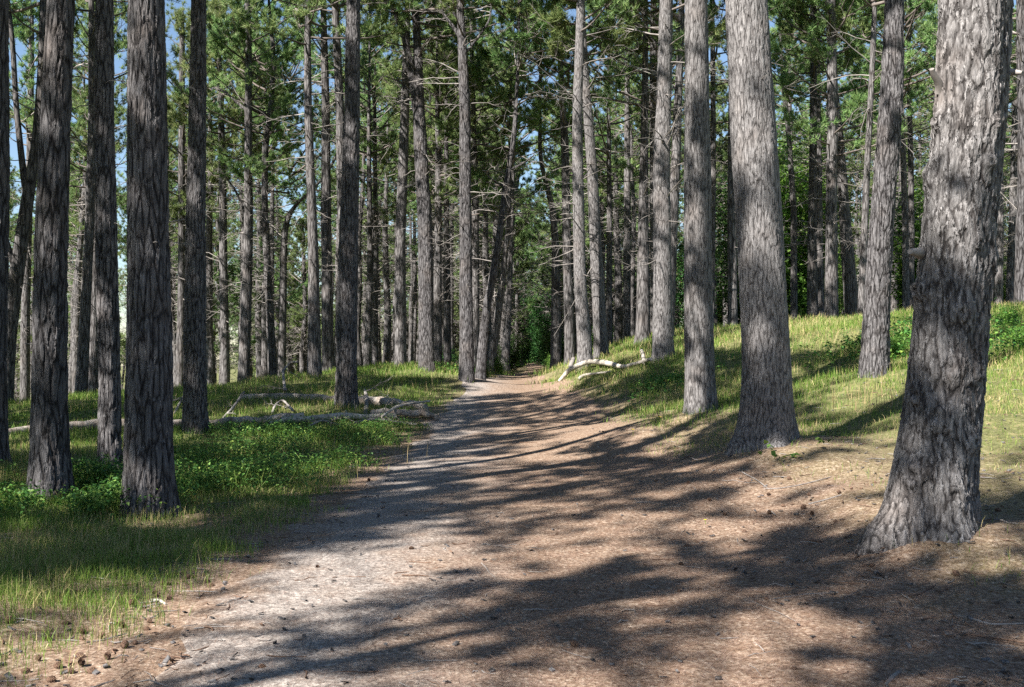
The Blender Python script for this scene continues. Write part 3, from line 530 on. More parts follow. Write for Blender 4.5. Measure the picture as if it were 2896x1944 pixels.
# repeated pines: a few whole trees, copied
PROTO = []
SHADE_SEED = 7
for i in range(9):
    rng = np.random.default_rng(500 + i)
    H = 15.0 + .4 * i if i < 7 else 9.5 + i - 7; ci = i % len(CROWNS); hc = CROWNS[ci][1]; zc = H - hc
    zk = np.array([0, 2.5, 5, 7.5, 10.0]); xk = np.cumsum(np.r_[0, rng.normal(0, .16, 4)]); r0 = .17 + .015 * (i % 4); rk = r0 * np.array([1.1, 1, .88, .75, .6])
    mb, ax = build_trunk(rng, zk, xk, rk, H, 50.0, 12, nb=60, zc=zc, sides=10)
    PROTO.append((mb.mesh('trunk', [BARK['far'], DEADWOOD]), CROWNS[ci][0], ax(np.array([zc]))[0], H))
def copy_pine(k, x, y, rz, sc, label, group, wide=1.0):
    tm, cm, cpos, H = PROTO[k]
    e = tree_thing(label, group, (x, y, float(terrain(x, y)) - .05)); e.rotation_euler = (0, 0, rz); e.scale = (sc, sc, sc)
    link('trunk', tm, e); link('crown', cm, e, cpos, 0, (wide, wide, 1))
    return e
taken = [(at(t[2][0][0], 1000, t[0])[0], t[0]) for t in TREES]
rng = np.random.default_rng(77)
def scatter(n, draw, gap, ok):
    out, tries = [], 0
    while len(out) < n and tries < 60000:
        tries += 1; x, y = draw()
        if not ok(x, y): continue
        if min(((x - a) ** 2 + (y - b) ** 2 for a, b in taken)) < gap * gap: continue
        taken.append((x, y)); out.append((x, y))
    return out
def view_n(x, y): return 1448 + F * x / y
def okfar(x, y):
    if abs(x - pathc(y)) < 2.2 + .012 * y: return False
    n = view_n(x, y)
    if n < -150 or n > 3050: return False
    if n < 480 and rng.random() < .55: return False
    return True
DESC = {'left': ('slender far pine in the dense stand left of the path', 'far pines left of the path'), 'right': ('slender far pine in the dense stand beyond the right grassy bank', 'far pines beyond the right bank')}
for x, y in scatter(172, lambda: (rng.uniform(-52, 52), rng.uniform(46, 95)), 1.9, okfar):
    l, g = DESC['left' if x < pathc(y) else 'right']
    copy_pine(int(rng.integers(7)), x, y, rng.uniform(0, 6.28), rng.uniform(.82, 1.1), l, g)
for x, y in [(pathc(D_) + o_, D_) for o_, D_ in [(-2.3, 54), (2.4, 57), (-1.8, 63), (1.9, 66), (-2.0, 72), (1.7, 76), (-1.5, 82), (1.8, 90), (-1.6, 97), (3.4, 61), (-3.6, 68), (3.3, 82), (-3.2, 90)]]:
    copy_pine(int(rng.integers(9)), x, y, rng.uniform(0, 6.28), rng.uniform(.85, 1.1), 'slender far pine flanking the dark end of the path', 'far pines at the end of the path')
for o_, D_, sc_ in [(-2.4, 60, 1.3), (2.2, 64, 1.35), (-2.0, 70, 1.45), (1.6, 78, 1.5), (-1.2, 88, 1.5)]:
    copy_pine(7 + int(D_) % 2, float(pathc(D_)) + o_, D_, o_ * 3, sc_, 'dense young pine closing over the far end of the path', 'young pines at the end of the path')
for x, y in scatter(60, lambda: (rng.uniform(-48, 30), rng.uniform(56, 96)), 2.0, okfar):
    copy_pine(7 + int(rng.integers(2)), x, y, rng.uniform(0, 6.28), rng.uniform(.75, 1.15), 'young pine with green branches low down among the far trunks', 'young pines deep in the wood')
# pines outside the frame, behind and beside the viewer: they throw the dappled shade
def okside(x, y):
    if abs(x - pathc(y)) < 2.4 or math.hypot(x, y) < 2.8: return False
    if y > 0 and -.48 * y - 2.0 < x < .48 * y + 1.5: return False
    if -8.2 < x * .682 - y * .731 < -3.0: return False    # the gap that lights the middle of the path
    for k in range(0, 9):                          # no bare trunk throws its bar of shade over the foreground
        u_, v_ = x + .731 * k, y + .682 * k
        if 4 < v_ < 15 and abs(u_) < .45 * v_: return False
    return True
rng = np.random.default_rng(SHADE_SEED)
near_shade = [(-7.6, -.5), (-9.9, -2.3), (-12.6, -5.2)]; taken += near_shade
for x, y in near_shade + scatter(95, lambda: (rng.uniform(-30, 5), rng.uniform(-20, 30)), 2.6, okside) + [(-10.9, 1.7), (-14.2, -1.6)]:
    kq, rq = int(rng.integers(7)), rng.uniform(0, 6.28); sq = .78 if (x, y) in near_shade else rng.uniform(.9, 1.1)
    if not any(abs(x + .731 * k) < .5 * (y + .682 * k) + 3.2 and y + .682 * k > 2 for k in range(5, 20)): continue   # its shade never reaches the view
    copy_pine(kq, x, y, rq, sq, 'tall pine outside the photo whose crown shades the path', 'pines beside and behind the viewer', .9 if (x, y) in near_shade else 1.15)
for x, y in scatter(10, lambda: (rng.uniform(8, 30), rng.uniform(-6, 36)), 4.2, okside):
    copy_pine(int(rng.integers(7)), x, y, rng.uniform(0, 6.28), rng.uniform(.85, 1.08), 'tall pine on the right bank outside the photo', 'pines on the right bank outside the photo')

# the wood beyond, which reads as one mass
m = MB(); rng = np.random.default_rng(9)
for k in range(420):
    for _ in range(50):
        y = rng.uniform(92, 190); x = (rng.uniform(-.52, .52) if k < 350 else rng.uniform(-.055, .065)) * y
        n = view_n(x, y)
        if abs(x - 1.8) < 2.0 and y < 105: continue
        if n < 420 and rng.random() < .7: continue
        break
    z0 = float(terrain(x, y)); s = rng.uniform(.75, 1.1); low = rng.random() < .6
    (b0, sd_, tp), H = CDATA[rng.integers(len(CDATA))]
    pick = rng.choice(len(b0), 2400, replace=False)
    a = rng.uniform(0, 6.28); Rm = np.array([[math.cos(a), -math.sin(a), 0], [math.sin(a), math.cos(a), 0], [0, 0, 1]])
    Ht = (15.0 if not low else rng.uniform(6, 9.5)) * s
    B0 = (b0[pick] * s * np.array([1, 1, 1.0 if not low else Ht * .8 / (H * s)])) @ Rm.T + np.array([x, y, z0 + Ht - (H * s if not low else Ht * .85)])
    T_ = (tp[pick] @ Rm.T) * 2.6; S_ = (sd_[pick] @ Rm.T) * 4.2
    V = np.stack([B0 - S_, B0 + S_, B0 + T_], 1).reshape(-1, 3); m.add(V, np.arange(len(V)).reshape(-1, 3), 0)
    zt = np.linspace(-.3, Ht * .95, 6); P = np.stack([x + np.cumsum(rng.normal(0, .12, 6)), np.full(6, y), z0 + zt], -1)
    V, Q = polytubes(P[None], (.17 * s * (1 - .7 * np.linspace(0, 1, 6)))[None], 6); m.add(V, Q, 1, True)
    for V, Q in dead_branches(rng, 16, (2.0, Ht * .8), lambda q: np.stack([np.full(len(q), x), np.full(len(q), y), z0 + q], -1), None, .6, 2.2, 3, 1.5): m.add(V, Q, 2)
tag(link('distant_woods', m.mesh('distant_woods', [NEEDLE, BARK['far'], DEADWOOD])), 'far pine wood closing the view beyond the trunks', 'woods', None, 'stuff')

# ------------------------------------------------------------------ broadleaved bushes
def bush_meshes(seed, R, H, nleaf, ls):
    rng = np.random.default_rng(seed); ns = 12
    az = rng.uniform(0, 6.28, ns); s = np.linspace(0, 1, 6); L_ = H * rng.uniform(.6, 1.0, ns); sp_ = R * rng.uniform(.2, .9, ns)
    P = np.stack([np.cos(az)[:, None] * sp_[:, None] * s ** 1.3, np.sin(az)[:, None] * sp_[:, None] * s ** 1.3, L_[:, None] * s - .05], -1); P += np.cumsum(rng.normal(0, .03, P.shape), 1) * H * .4
    m1 = MB(); V, Q = polytubes(P, .012 * H ** .5 * np.broadcast_to(1 - .75 * s, (ns, 6)), 5); m1.add(V, Q, 0, True)
    nt_ = nleaf // 14; k = rng.integers(0, ns, nt_); i0 = rng.integers(1, 6, nt_)
    c = P[k, i0] + rng.normal(0, .16, (nt_, 3)) * np.array([R, R, H * .5])
    c = np.repeat(c, 14, 0); n = len(c); c = c + rng.normal(0, .11, (n, 3)) * (R * .5 + .5); c[:, 2] = np.abs(c[:, 2]) + .03
    d = unit(rng.normal(0, 1, (n, 3)) * np.array([1, 1, .5])); sd_ = unit(np.cross(d, np.array([0, 0, 1.]) + rng.normal(0, .5, (n, 3))))
    l = ls * rng.uniform(.6, 1.3, n)[:, None]
    V = np.stack([c, c + d * l * .5 + sd_ * l * .32, c + d * l - np.array([0, 0, .1]) * l, c + d * l * .5 - sd_ * l * .32], 1).reshape(-1, 3)
    m2 = MB(); m2.add(V, np.arange(4 * n).reshape(-1, 4), 0)
    return m1.mesh('stem', [DEADWOOD]), m2
BUSH = []
for i, (R, H, n, ls) in enumerate([(1.0, 1.5, 5000, .085), (1.3, 2.6, 8000, .10), (1.6, 5.0, 14000, .13)]):
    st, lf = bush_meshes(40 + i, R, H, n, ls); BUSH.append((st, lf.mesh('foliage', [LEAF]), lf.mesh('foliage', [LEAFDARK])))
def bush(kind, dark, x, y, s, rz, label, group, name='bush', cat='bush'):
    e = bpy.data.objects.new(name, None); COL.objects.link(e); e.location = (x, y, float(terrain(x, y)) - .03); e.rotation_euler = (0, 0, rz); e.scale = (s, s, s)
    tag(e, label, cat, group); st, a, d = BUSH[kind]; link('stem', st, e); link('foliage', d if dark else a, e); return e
rng = np.random.default_rng(21)
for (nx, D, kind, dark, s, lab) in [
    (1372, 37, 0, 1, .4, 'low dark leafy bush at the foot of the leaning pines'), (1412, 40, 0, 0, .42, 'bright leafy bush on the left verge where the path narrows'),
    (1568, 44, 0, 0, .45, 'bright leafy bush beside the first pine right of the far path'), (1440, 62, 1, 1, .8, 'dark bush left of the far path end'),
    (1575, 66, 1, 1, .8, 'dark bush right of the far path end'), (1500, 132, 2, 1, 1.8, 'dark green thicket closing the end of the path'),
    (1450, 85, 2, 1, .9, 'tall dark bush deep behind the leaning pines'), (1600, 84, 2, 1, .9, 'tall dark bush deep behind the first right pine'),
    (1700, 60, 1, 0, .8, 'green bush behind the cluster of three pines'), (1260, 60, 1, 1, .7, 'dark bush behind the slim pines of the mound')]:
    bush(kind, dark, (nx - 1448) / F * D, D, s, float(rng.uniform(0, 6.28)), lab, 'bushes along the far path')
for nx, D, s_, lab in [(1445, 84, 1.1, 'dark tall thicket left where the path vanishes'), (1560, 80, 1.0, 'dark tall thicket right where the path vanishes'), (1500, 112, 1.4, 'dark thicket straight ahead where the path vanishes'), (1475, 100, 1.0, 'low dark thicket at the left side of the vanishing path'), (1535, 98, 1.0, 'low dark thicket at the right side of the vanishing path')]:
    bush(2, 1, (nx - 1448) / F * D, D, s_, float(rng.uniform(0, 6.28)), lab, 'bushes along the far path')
for i in range(22):
    nx = 1960 + 940 * (i + rng.uniform(-.5, .5)) / 22; D = rng.uniform(48, 86)
    bush(2 if rng.random() < .75 else 1, 0 if rng.random() < .65 else 1, (nx - 1448) / F * D, D, float(rng.uniform(.7, 1.7)), float(rng.uniform(0, 6.28)), 'leafy green thicket bush behind the trunks of the right bank', 'leafy thicket beyond the right bank')
for nx, ny, s, lab in [(2530, 1010, .8, 'low dark bush left of the largest trunk on the bank'), (2880, 985, .8, 'low green bush right of the largest trunk'), (2850, 930, 1.0, 'green bush on the bank crest behind the largest trunk')]:
    q = ground_at(nx, ny)[0]; bush(0, 0, q[0], q[1], s * .33, 1.0, lab, 'low bushes on the right bank')

# ------------------------------------------------------------------ fallen timber
def wood(name, label, cat, pts, m_, group=None, lift=0.0, sides=12, twigs=0, seed=0, knob=.12, rough=1.0):
    """pts: (nx, ny, width px, height above ground m)"""
    p = np.array(pts, float); g = ground_at(p[:, 0], p[:, 1]); D = g[:, 1]
    g[:, 1] = np.where(np.abs(D - np.median(D)) > 5, np.median(D), D); g[:, 0] = (p[:, 0] - CX) / F * g[:, 1]; g[:, 2] = terrain(g[:, 0], g[:, 1])
    R_ = p[:, 2] / 2 * pxm(np.median(D)); g[:, 2] += p[:, 3] + R_ * .7
    n = max(16, int(6 * np.linalg.norm(np.diff(g, axis=0), axis=1).sum())); src = np.linspace(0, 1, len(p)); t = np.linspace(0, 1, n)
    P = np.stack([np.interp(t, src, g[:, a]) for a in range(3)], -1); 
    for _ in range(3): P[1:-1] = (P[:-2] + 2 * P[1:-1] + P[2:]) / 4
    rng = np.random.default_rng(seed); R = np.interp(t, src, R_) * (1 + rng.normal(0, knob * .5, n))
    if sides > 8: P[1:-1] += rng.normal(0, .012 * rough, (n - 2, 3))
    org = P[0].copy(); P = P - org
    mb = MB(); V, Q = polytubes(P[None], R[None], sides)
    V = V + (noise(V[:, 0] * 9, V[:, 1] * 9, V[:, 2] * 9, seed)[:, None] - .5) * R_.mean() * .35 * rough * unit(V - np.repeat(P, sides, 0))
    mb.add(V, Q, 0, True); mb.add(V[-sides:], np.arange(sides)[None], 0); mb.add(V[:sides], np.arange(sides)[::-1][None], 0)
    if twigs:
        for V, Q in dead_branches(rng, twigs, (.1, 1.0), lambda q: np.stack([np.interp(q, t, P[:, a]) for a in range(3)], -1) + np.array([0, 0, .02]), None, .25, .9, 4, 1.2):
            V[:, 2] = np.maximum(V[:, 2], -.12); mb.add(V, Q, 0, True)
    return tag(link(name, mb.mesh(name, [m_]), None, org), label, cat, group)
G_LOG, G_BR = 'fallen logs left of the path', 'fallen branches left of the path'
wood('fallen_log', 'long thin grey log lying behind the left trunks', 'log', [(-30,1240,22,0),(150,1218,26,0),(300,1208,28,0),(520,1208,26,0),(700,1200,26,0),(860,1188,26,0)], LOGWOOD, G_LOG, twigs=5, seed=1)
wood('fallen_log', 'upper dark log lying behind the tall trunk', 'log', [(680,1132,22,0),(800,1134,26,0),(960,1142,28,0),(1100,1150,30,0),(1205,1162,24,0)], LOGWOOD, G_LOG, twigs=3, seed=2)
wood('fallen_log', 'pale middle log with broken twigs in front of the tall trunk', 'log', [(760,1208,15,.02),(820,1198,20,.02),(880,1195,18,.02),(950,1188,21,.02),(1010,1188,19,.02),(1120,1186,15,.02)], PALEWOOD, G_LOG, twigs=9, seed=3)
wood('fallen_log', 'short pale log at the path end of the wood heap', 'log', [(1050,1180,17,.05),(1100,1178,20,.05),(1150,1184,18,.05),(1195,1182,19,.06),(1235,1192,12,.04)], LOGWOOD, G_LOG, twigs=6, seed=4)
for i, (lab, pts) in enumerate([
    ('thin stick standing up from the logs, curved like a hook', [(808,1168,9,0),(806,1140,8,.25),(800,1105,7,.5),(822,1090,6,.62),(842,1074,5,.72)]),
    ('short forked stick leaning on the pale middle log', [(770,1172,8,0),(780,1160,8,.1),(800,1155,7,.18),(828,1180,7,.12)]),
    ('straight bare stick slanting up near the sunlit trunk', [(630,1188,8,0),(660,1172,8,.12),(690,1150,6,.3)]),
    ('broken stick poking up beside the narrow pine foot', [(490,1180,7,0),(510,1160,6,.15),(522,1145,5,.22)]),
    ('curved bare branch lying over the short pale log', [(1080,1196,8,.1),(1120,1180,9,.2),(1170,1172,8,.22),(1215,1165,6,.22)]),
    ('low crooked branch in front of the wood heap', [(1000,1204,8,.03),(1060,1196,9,.06),(1110,1202,8,.05),(1180,1208,6,.03)]),
    ('upright stub of a branch before the tall trunk', [(1034,1170,12,0),(1038,1150,11,.15),(1032,1136,8,.25)]),
    ('thin twiggy branch at the leaf edge below the logs', [(870,1218,7,.05),(910,1204,6,.1),(960,1212,5,.06)])]):
    wood('fallen_branch', lab, 'branch', pts, PALEWOOD if i == 4 else DEADWOOD, G_BR, sides=7, twigs=2, seed=20 + i)
wood('bleached_branch', 'bleached crooked fallen branch propped on the right grass bank', 'branch', [(1580,1064,9,0),(1592,1050,11,.05),(1608,1044,14,.17),(1632,1042,14,.17),(1664,1042,14,.15),(1716,1044,16,.12),(1762,1050,12,.05),(1800,1042,10,.08),(1842,1034,9,.12)], PALEWOOD, None, sides=12, twigs=0, seed=31, knob=.05, rough=.25)
wood('fallen_branch', 'dark leg-like branch under the bleached branch', 'branch', [(1616,1064,12,0),(1614,1050,14,.12),(1622,1040,12,.25)], DEADWOOD, 'bits of branch by the bleached branch', sides=8, seed=32)
wood('fallen_branch', 'short upright prong at the far end of the bleached branch', 'branch', [(1822,1036,11,.05),(1818,1030,11,.2),(1814,1024,9,.3)], PALEWOOD, 'bits of branch by the bleached branch', sides=8, seed=33)
wood('fallen_branch', 'thin grey branch in the grass below the bleached branch', 'branch', [(1636,1078,8,.02),(1650,1070,9,.06),(1690,1064,7,.05),(1730,1058,6,.04)], PALEWOOD, 'bits of branch by the bleached branch', sides=7, seed=34)
for i, (lab, pts) in enumerate([
    ('long thin twig lying by a cone on the path', [(2184,1700,9,0),(2260,1688,9,0),(2368,1678,7,0)]),
    ('short thick twig at the bottom edge of the path', [(2500,1944,14,0),(2520,1922,16,0),(2540,1906,12,0)]),
    ('forked twig on the needles below the broad smooth pine', [(2098,1342,3.5,.02),(2140,1362,3.5,.01),(2170,1382,3,.0)]),
    ('straight twig lying among cones right of the path', [(2285,1428,5,0),(2330,1417,5,0),(2378,1402,4,0)]),
    ('long faint twig beside the right verge', [(2160,1384,3,0),(2200,1383,3,0),(2260,1374,3,0),(2350,1350,2.5,0)]),
    ('bent twig on the right verge at the photo edge', [(2740,1752,6,0),(2800,1770,7,0),(2892,1766,6,0)]),
    ('pale twig in the needles of the left verge', [(430,1700,8,0),(455,1702,9,0),(472,1712,7,0)]),
    ('small curled twig in the middle of the path', [(1572,1720,6,0),(1580,1704,6,0),(1574,1694,5,0)])]):
    wood('twig', lab, 'twig', pts, PALEWOOD if i == 6 else DEADWOOD, 'twigs on the forest floor', sides=6, seed=50 + i)

# ------------------------------------------------------------------ pine cones
def cone_mesh():
    m = MB(); n = 78; i = np.arange(n); t = i / n; a = i * 2.39996
    prof = np.sin(np.clip(t * 1.02 + .06, 0, 1) * math.pi) ** .75
    r = .0215 * prof; z = .006 + t * .055
    d = np.stack([np.cos(a), np.sin(a), 0 * a], -1); s_ = np.stack([-np.sin(a), np.cos(a), 0 * a], -1); up = np.array([0, 0, 1.])
    b = d * (r * .45)[:, None] + up * z[:, None]; tip = d * (r * 1.12 + .004)[:, None] + up * (z + .009)[:, None]; wd = (.0035 + .006 * prof)[:, None]
    th = up * .0032
    V = np.stack([b - s_ * wd * .5, b + s_ * wd * .5, tip + s_ * wd, tip - s_ * wd, b - s_ * wd * .5 - th, b + s_ * wd * .5 - th, tip + s_ * wd - th * 1.6, tip - s_ * wd - th * 1.6], 1)
    q = np.array([[0, 1, 2, 3], [7, 6, 5, 4], [3, 2, 6, 7], [0, 3, 7, 4], [2, 1, 5, 6]])
    m.add(V, (i[:, None, None] * 8 + q).reshape(-1, 4), 0)
    zz = np.linspace(0, .062, 8); V, Q = polytubes(np.stack([0 * zz, 0 * zz, zz], -1)[None], (.012 * np.sin(np.linspace(.1, 3.0, 8)))[None], 8); m.add(V, Q, 0, True)
    return m.mesh('pine_cone', [CONEM])
CONEM = simple('cone_scales', [(.3, (.05, .032, .024)), (.6, (.16, .098, .066)), (.8, (.30, .21, .16))], 60)
CM = cone_mesh()
L_CL = ('grey brown pine cone in the scatter on the dry left verge', 'pine cones on the left verge')
L_RB = ('pine cone lying on the needle strewn slope right of the path', 'pine cones on the right slope')
cones = [(1920,1681,'reddish pine cone on the right half of the path in shade',1), (2175,1703,'pine cone at the end of the long thin twig',1), (2240,1894,'dark pine cone at the bottom edge of the path',1),
 (1957,1549,'reddish pine cone at the right edge of the path',1), (2457,1604,'pine cone in the shade below the largest trunk root',1), (2715,1633,'dark pine cone right below the largest trunk',1),
 (1173,1556,'dark pine cone on the left of the path near the sunlit patch',1), (1200,1451,'dark pine cone in the shaded grey gravel strip',1), (1256,1430,'small reddish pine cone in the middle path shade',1),
 (1380,1342,'small dark pine cone far up the middle of the path',1), (1039,1361,'dark pine cone at the left grass edge of the path',1), (1581,1516,'pine cone at the sunlit centre of the path',1),
 (1639,1837,'reddish pine cone in the lower middle of the path',1), (727,1893,'reddish brown pine cone on the grey gravel, bottom left',1), (899,1607,'pale tan pine cone on the gravel edge',1), (2360,1481,'pale pine cone in a sun patch left of the largest trunk',1)]
cones += [(x, y, None, 0) for x, y in [(2291,1403),(2263,1441),(2221,1435),(2438,1384),(2467,1368),(2406,1384),(1944,1371),(2170,1454),(2059,1460),(2097,1508),(2833,1448),(2789,1352),(1921,1600),(2240,1358),(1655,1384),(1862,1365),(1741,1384),(2300,1460),(2350,1375),(2380,1395),(2180,1400),(2010,1420)]]
cones += [(x / 1.568, 944 + y / 1.568, None, 0) for x, y in [(690,1170),(755,1175),(715,1115),(760,1115),(570,1210),(530,1290),(560,1300),(675,1285),(385,1330),(430,1355),(270,1290),(235,1360),(370,1360),(320,1440),(235,1480),(360,1470),(380,1505),(550,1400),(740,1450),(155,1450),(205,1545),(920,1120),(850,1080),(905,1105),(820,1090),(1180,780),(1010,760),(480,1440),(330,1510),(600,1380),(90,1500),(20,1290),(640,1310),(1210,745),(700,1150)]]
rng = np.random.default_rng(3)
cg = ground_at([c[0] for c in cones], [c[1] for c in cones])
for (nx, ny, lab, one), g in zip(cones, cg):
    s = float(rng.uniform(.5, .78)); o = link('pine_cone', CM, None, (g[0], g[1], g[2] + .013 * s), 0, s)
    o.scale = (s * float(rng.uniform(.8, 1.15)), s * float(rng.uniform(.8, 1.15)), s * float(rng.uniform(.95, 1.45)))
    o.rotation_euler = (1.35 + rng.normal(0, .35), rng.normal(0, .4), rng.uniform(0, 6.28))
    l, gr = (lab, 'single pine cones on the path') if one else (L_CL if nx < 1000 else L_RB)
    tag(o, l, 'pine cone', gr)

# ------------------------------------------------------------------ grass, undergrowth, fallen needles
def lateral(x, y): return np.abs(x - pathc(y)) - pathw(y)
def grass_density(x, y):
    d = lateral(x, y); n = fbm(x * .55, y * .55, 0, 31); n2 = fbm(x * 1.7, y * 1.7, 0, 33)
    left = x < pathc(y)
    gl = sstep(.0, 1.3, d + (n2 - .5) * 1.6) * (.34 + .66 * sstep(5.8, 9.0, y + (n - .5) * 4 - .6 * (x + 2)))
    gr = sstep(.0, 1.6, d + .5 * sstep(22, 32, y) - 1.9 * (1 - sstep(11, 15.5, y)) * 1.6 + (n2 - .5) * 1.8) * (.2 + .8 * sstep(10.5, 16, y + (n - .5) * 3)) + .12 * sstep(.3, 1.2, d) * (n2 > .55)
    g = np.where(left, gl, gr)
    return g * (.35 + .9 * sstep(.35, .62, n * .5 + n2 * .5)) * (y > 1)
def sample(rng, n, ymin, ymax, dens, pw=1.25):
    out = []
    tot = 0
    while tot < n:
        k = n * 2; q = rng.random(k); y = (ymin ** (2 - pw) + q * (ymax ** (2 - pw) - ymin ** (2 - pw))) ** (1 / (2 - pw))
        x = rng.uniform(-.56, .56, k) * y + rng.normal(0, .5, k)
        a = rng.random(k) < dens(x, y); out.append(np.stack([x[a], y[a]], -1)); tot += a.sum()
    return np.concatenate(out)[:n]
def blades(m, rng, pos, hgt, wid, mi, lean=.45):
    n = len(pos); z = terrain(pos[:, 0], pos[:, 1]); b = np.column_stack([pos, z - .01])
    a = rng.uniform(0, 6.28, n); s = np.stack([np.cos(a), np.sin(a), 0 * a], -1) * wid[:, None] / 2
    a2 = rng.uniform(0, 6.28, n); l = np.abs(rng.normal(0, lean, n)) * hgt; ln = np.stack([np.cos(a2) * l, np.sin(a2) * l, 0 * l], -1)
    up = np.array([0, 0, 1.]) * hgt[:, None]
    mid = b + up * .55 + ln * .35; tip = b + up * (1 - .25 * np.clip(l / hgt, 0, 1.2))[:, None] + ln
    V = np.stack([b - s, b + s, mid + s * .8, mid - s * .8, tip], 1).reshape(-1, 3); k = np.arange(n) * 5
    m.add(V, np.stack([k, k + 1, k + 2, k + 3], -1), mi); m.add(V * 0 + V, np.stack([k + 3, k + 2, k + 4], -1), mi)
rng = np.random.default_rng(11)
m = MB()
pos = sample(rng, 330000, 5, 48, grass_density)
pos = np.concatenate([pos, sample(rng, 34000, 5, 14, lambda x, y: grass_density(x, y) * (x < -1.2), 1.1)])
for mx_, my_, mr_ in MOUNDS:                                   # tufts round the feet of the near trunks
    k_ = 260 if mx_ < 0 else 90; a_ = rng.uniform(0, 6.28, k_); r_ = mr_ * (1.0 + np.abs(rng.normal(.12, .45, k_)))
    pos = np.concatenate([pos, np.stack([mx_ + np.cos(a_) * r_, my_ + np.sin(a_) * r_], -1)])
tall = fbm(pos[:, 0] * .8, pos[:, 1] * .8, 0, 41)
h = rng.uniform(.04, .14, len(pos)) * (.6 + .9 * tall) * np.interp(pos[:, 1], [5, 15, 40], [1.0, 1.25, 1.9]); wv_ = np.maximum(.0035, pos[:, 1] / 1098 * .42) * rng.uniform(.7, 1.3, len(pos))
nearv = (pos[:, 0] < 0)[:, None].ravel()
dry = rng.random(len(pos)) < np.where(nearv, .08, .17) + .25 * (fbm(pos[:, 0] * .5, pos[:, 1] * .5, 0, 43) > .56)
h = h * np.where((pos[:, 0] > 0) & (pos[:, 1] < 17), .7, 1.0)
blades(m, rng, pos[~dry], h[~dry], wv_[~dry], 0); blades(m, rng, pos[dry], h[dry] * 1.1, wv_[dry], 1, .6)
tag(link('grass', m.mesh('grass', [GRASSM, DRYM])), 'short green and straw coloured grass on both banks', 'grass', None, 'stuff')

m = MB()                                                       # tall dry stalks
sp_ = []
for nx, ny, k, r in [(2480, 1150, 90, .5), (2130, 960, 90, 1.4), (1180, 1110, 30, .8), (1060, 1300, 40, .7), (720, 1110, 50, 1.0)]:
    q = ground_at(nx, ny)[0]; sp_.append(q[None, :2] + rng.normal(0, r * .6, (k, 2)))
pos = np.concatenate(sp_); blades(m, rng, pos, rng.uniform(.22, .5, len(pos)), np.maximum(.004, pos[:, 1] / 1098 * .5), 0, .28)
tag(link('dry_grass', m.mesh('dry_grass', [DRYM])), 'thin tall straw stalks standing in the bank grass', 'grass', None, 'stuff')

def leafy(n, centres, spread, hgt, ls, seed):
    """low leafy ground plants: leaves on short stalks"""
    rng = np.random.default_rng(seed); c = np.array(centres); k = rng.integers(0, len(c), n // 6)
    p = c[k, :2] + rng.normal(0, 1, (len(k), 2)) * spread[k][:, None]
    f = (fbm(p[:, 0] * 2.2, p[:, 1] * 2.2, 0, 51) > .42) & (lateral(p[:, 0], p[:, 1]) > .05); p = p[f]; k = k[f]
    h = hgt[k] * rng.uniform(.25, 1.0, len(p)) * (.5 + fbm(p[:, 0] * 1.6, p[:, 1] * 1.6, 0, 52)); z = terrain(p[:, 0], p[:, 1])
    m = MB()
    P = np.stack([np.column_stack([p, z - .01]), np.column_stack([p + rng.normal(0, .02, p.shape), z + h * .6]), np.column_stack([p + rng.normal(0, .04, p.shape), z + h])], 1)
    V, Q = polytubes(P, np.full(P.shape[:2], .0022), 3); m.add(V, Q, 1)
    q = np.repeat(P[:, 2], 6, 0); n = len(q); q = q + rng.normal(0, 1, (n, 3)) * np.array([.05, .05, .035]); q[:, 2] = np.maximum(q[:, 2], np.repeat(z, 6) + .01)
    d = unit(rng.normal(0, 1, (n, 3)) * np.array([1, 1, .35])); s = unit(np.cross(d, np.array([0, 0, 1.]) + rng.normal(0, .35, (n, 3))))
    l = ls * rng.uniform(.55, 1.3, n)[:, None]
    V = np.stack([q, q + d * l * .45 + s * l * .36 + np.array([0, 0, .08]) * l, q + d * l - np.array([0, 0, .12]) * l, q + d * l * .45 - s * l * .36 + np.array([0, 0, .08]) * l], 1).reshape(-1, 3)
    m.add(V, np.arange(4 * n).reshape(-1, 4), 0)
    return m
spots = [(560,1400,.45,.34),(640,1390,.5,.36),(700,1360,.5,.34),(600,1320,.7,.3),(700,1300,.8,.3),(800,1280,.8,.26),(880,1250,.8,.26),(980,1240,.7,.22),(1050,1260,.6,.2),(760,1230,.6,.24),(900,1330,.5,.2),(1100,1225,.4,.2),
         (230,1400,.35,.34),(300,1400,.35,.36),(120,1440,.5,.28),(60,1460,.5,.24),(250,1450,.4,.26),(320,1440,.3,.3)]
gg = ground_at([s[0] for s in spots], [s[1] for s in spots])
m = leafy(42000, gg, np.array([s[2] for s in spots]), np.array([s[3] for s in spots]), .042, 61)
tag(link('undergrowth', m.mesh('undergrowth', [BRAMBLE, GRASSM])), 'low leafy undergrowth spreading behind and beside the left trunks', 'undergrowth', None, 'stuff')
spots = [(1330,1065,.8,.3),(1410,1045,.9,.35),(1440,1040,.8,.4),(1560,1035,.8,.4),(2520,980,.8,.35),(2560,1000,.6,.3),(2850,960,1.2,.4),(2890,1000,1.0,.3),(1900,1080,.6,.15),(2640,960,.8,.3)]
gg = ground_at([s[0] for s in spots], [s[1] for s in spots])
m = leafy(16000, gg, np.array([s[2] for s in spots]), np.array([s[3] for s in spots]), .07, 62)
tag(link('undergrowth', m.mesh('undergrowth', [BRAMBLE, GRASSM])), 'leafy ground plants along the far path verges and bank top', 'undergrowth', None, 'stuff')
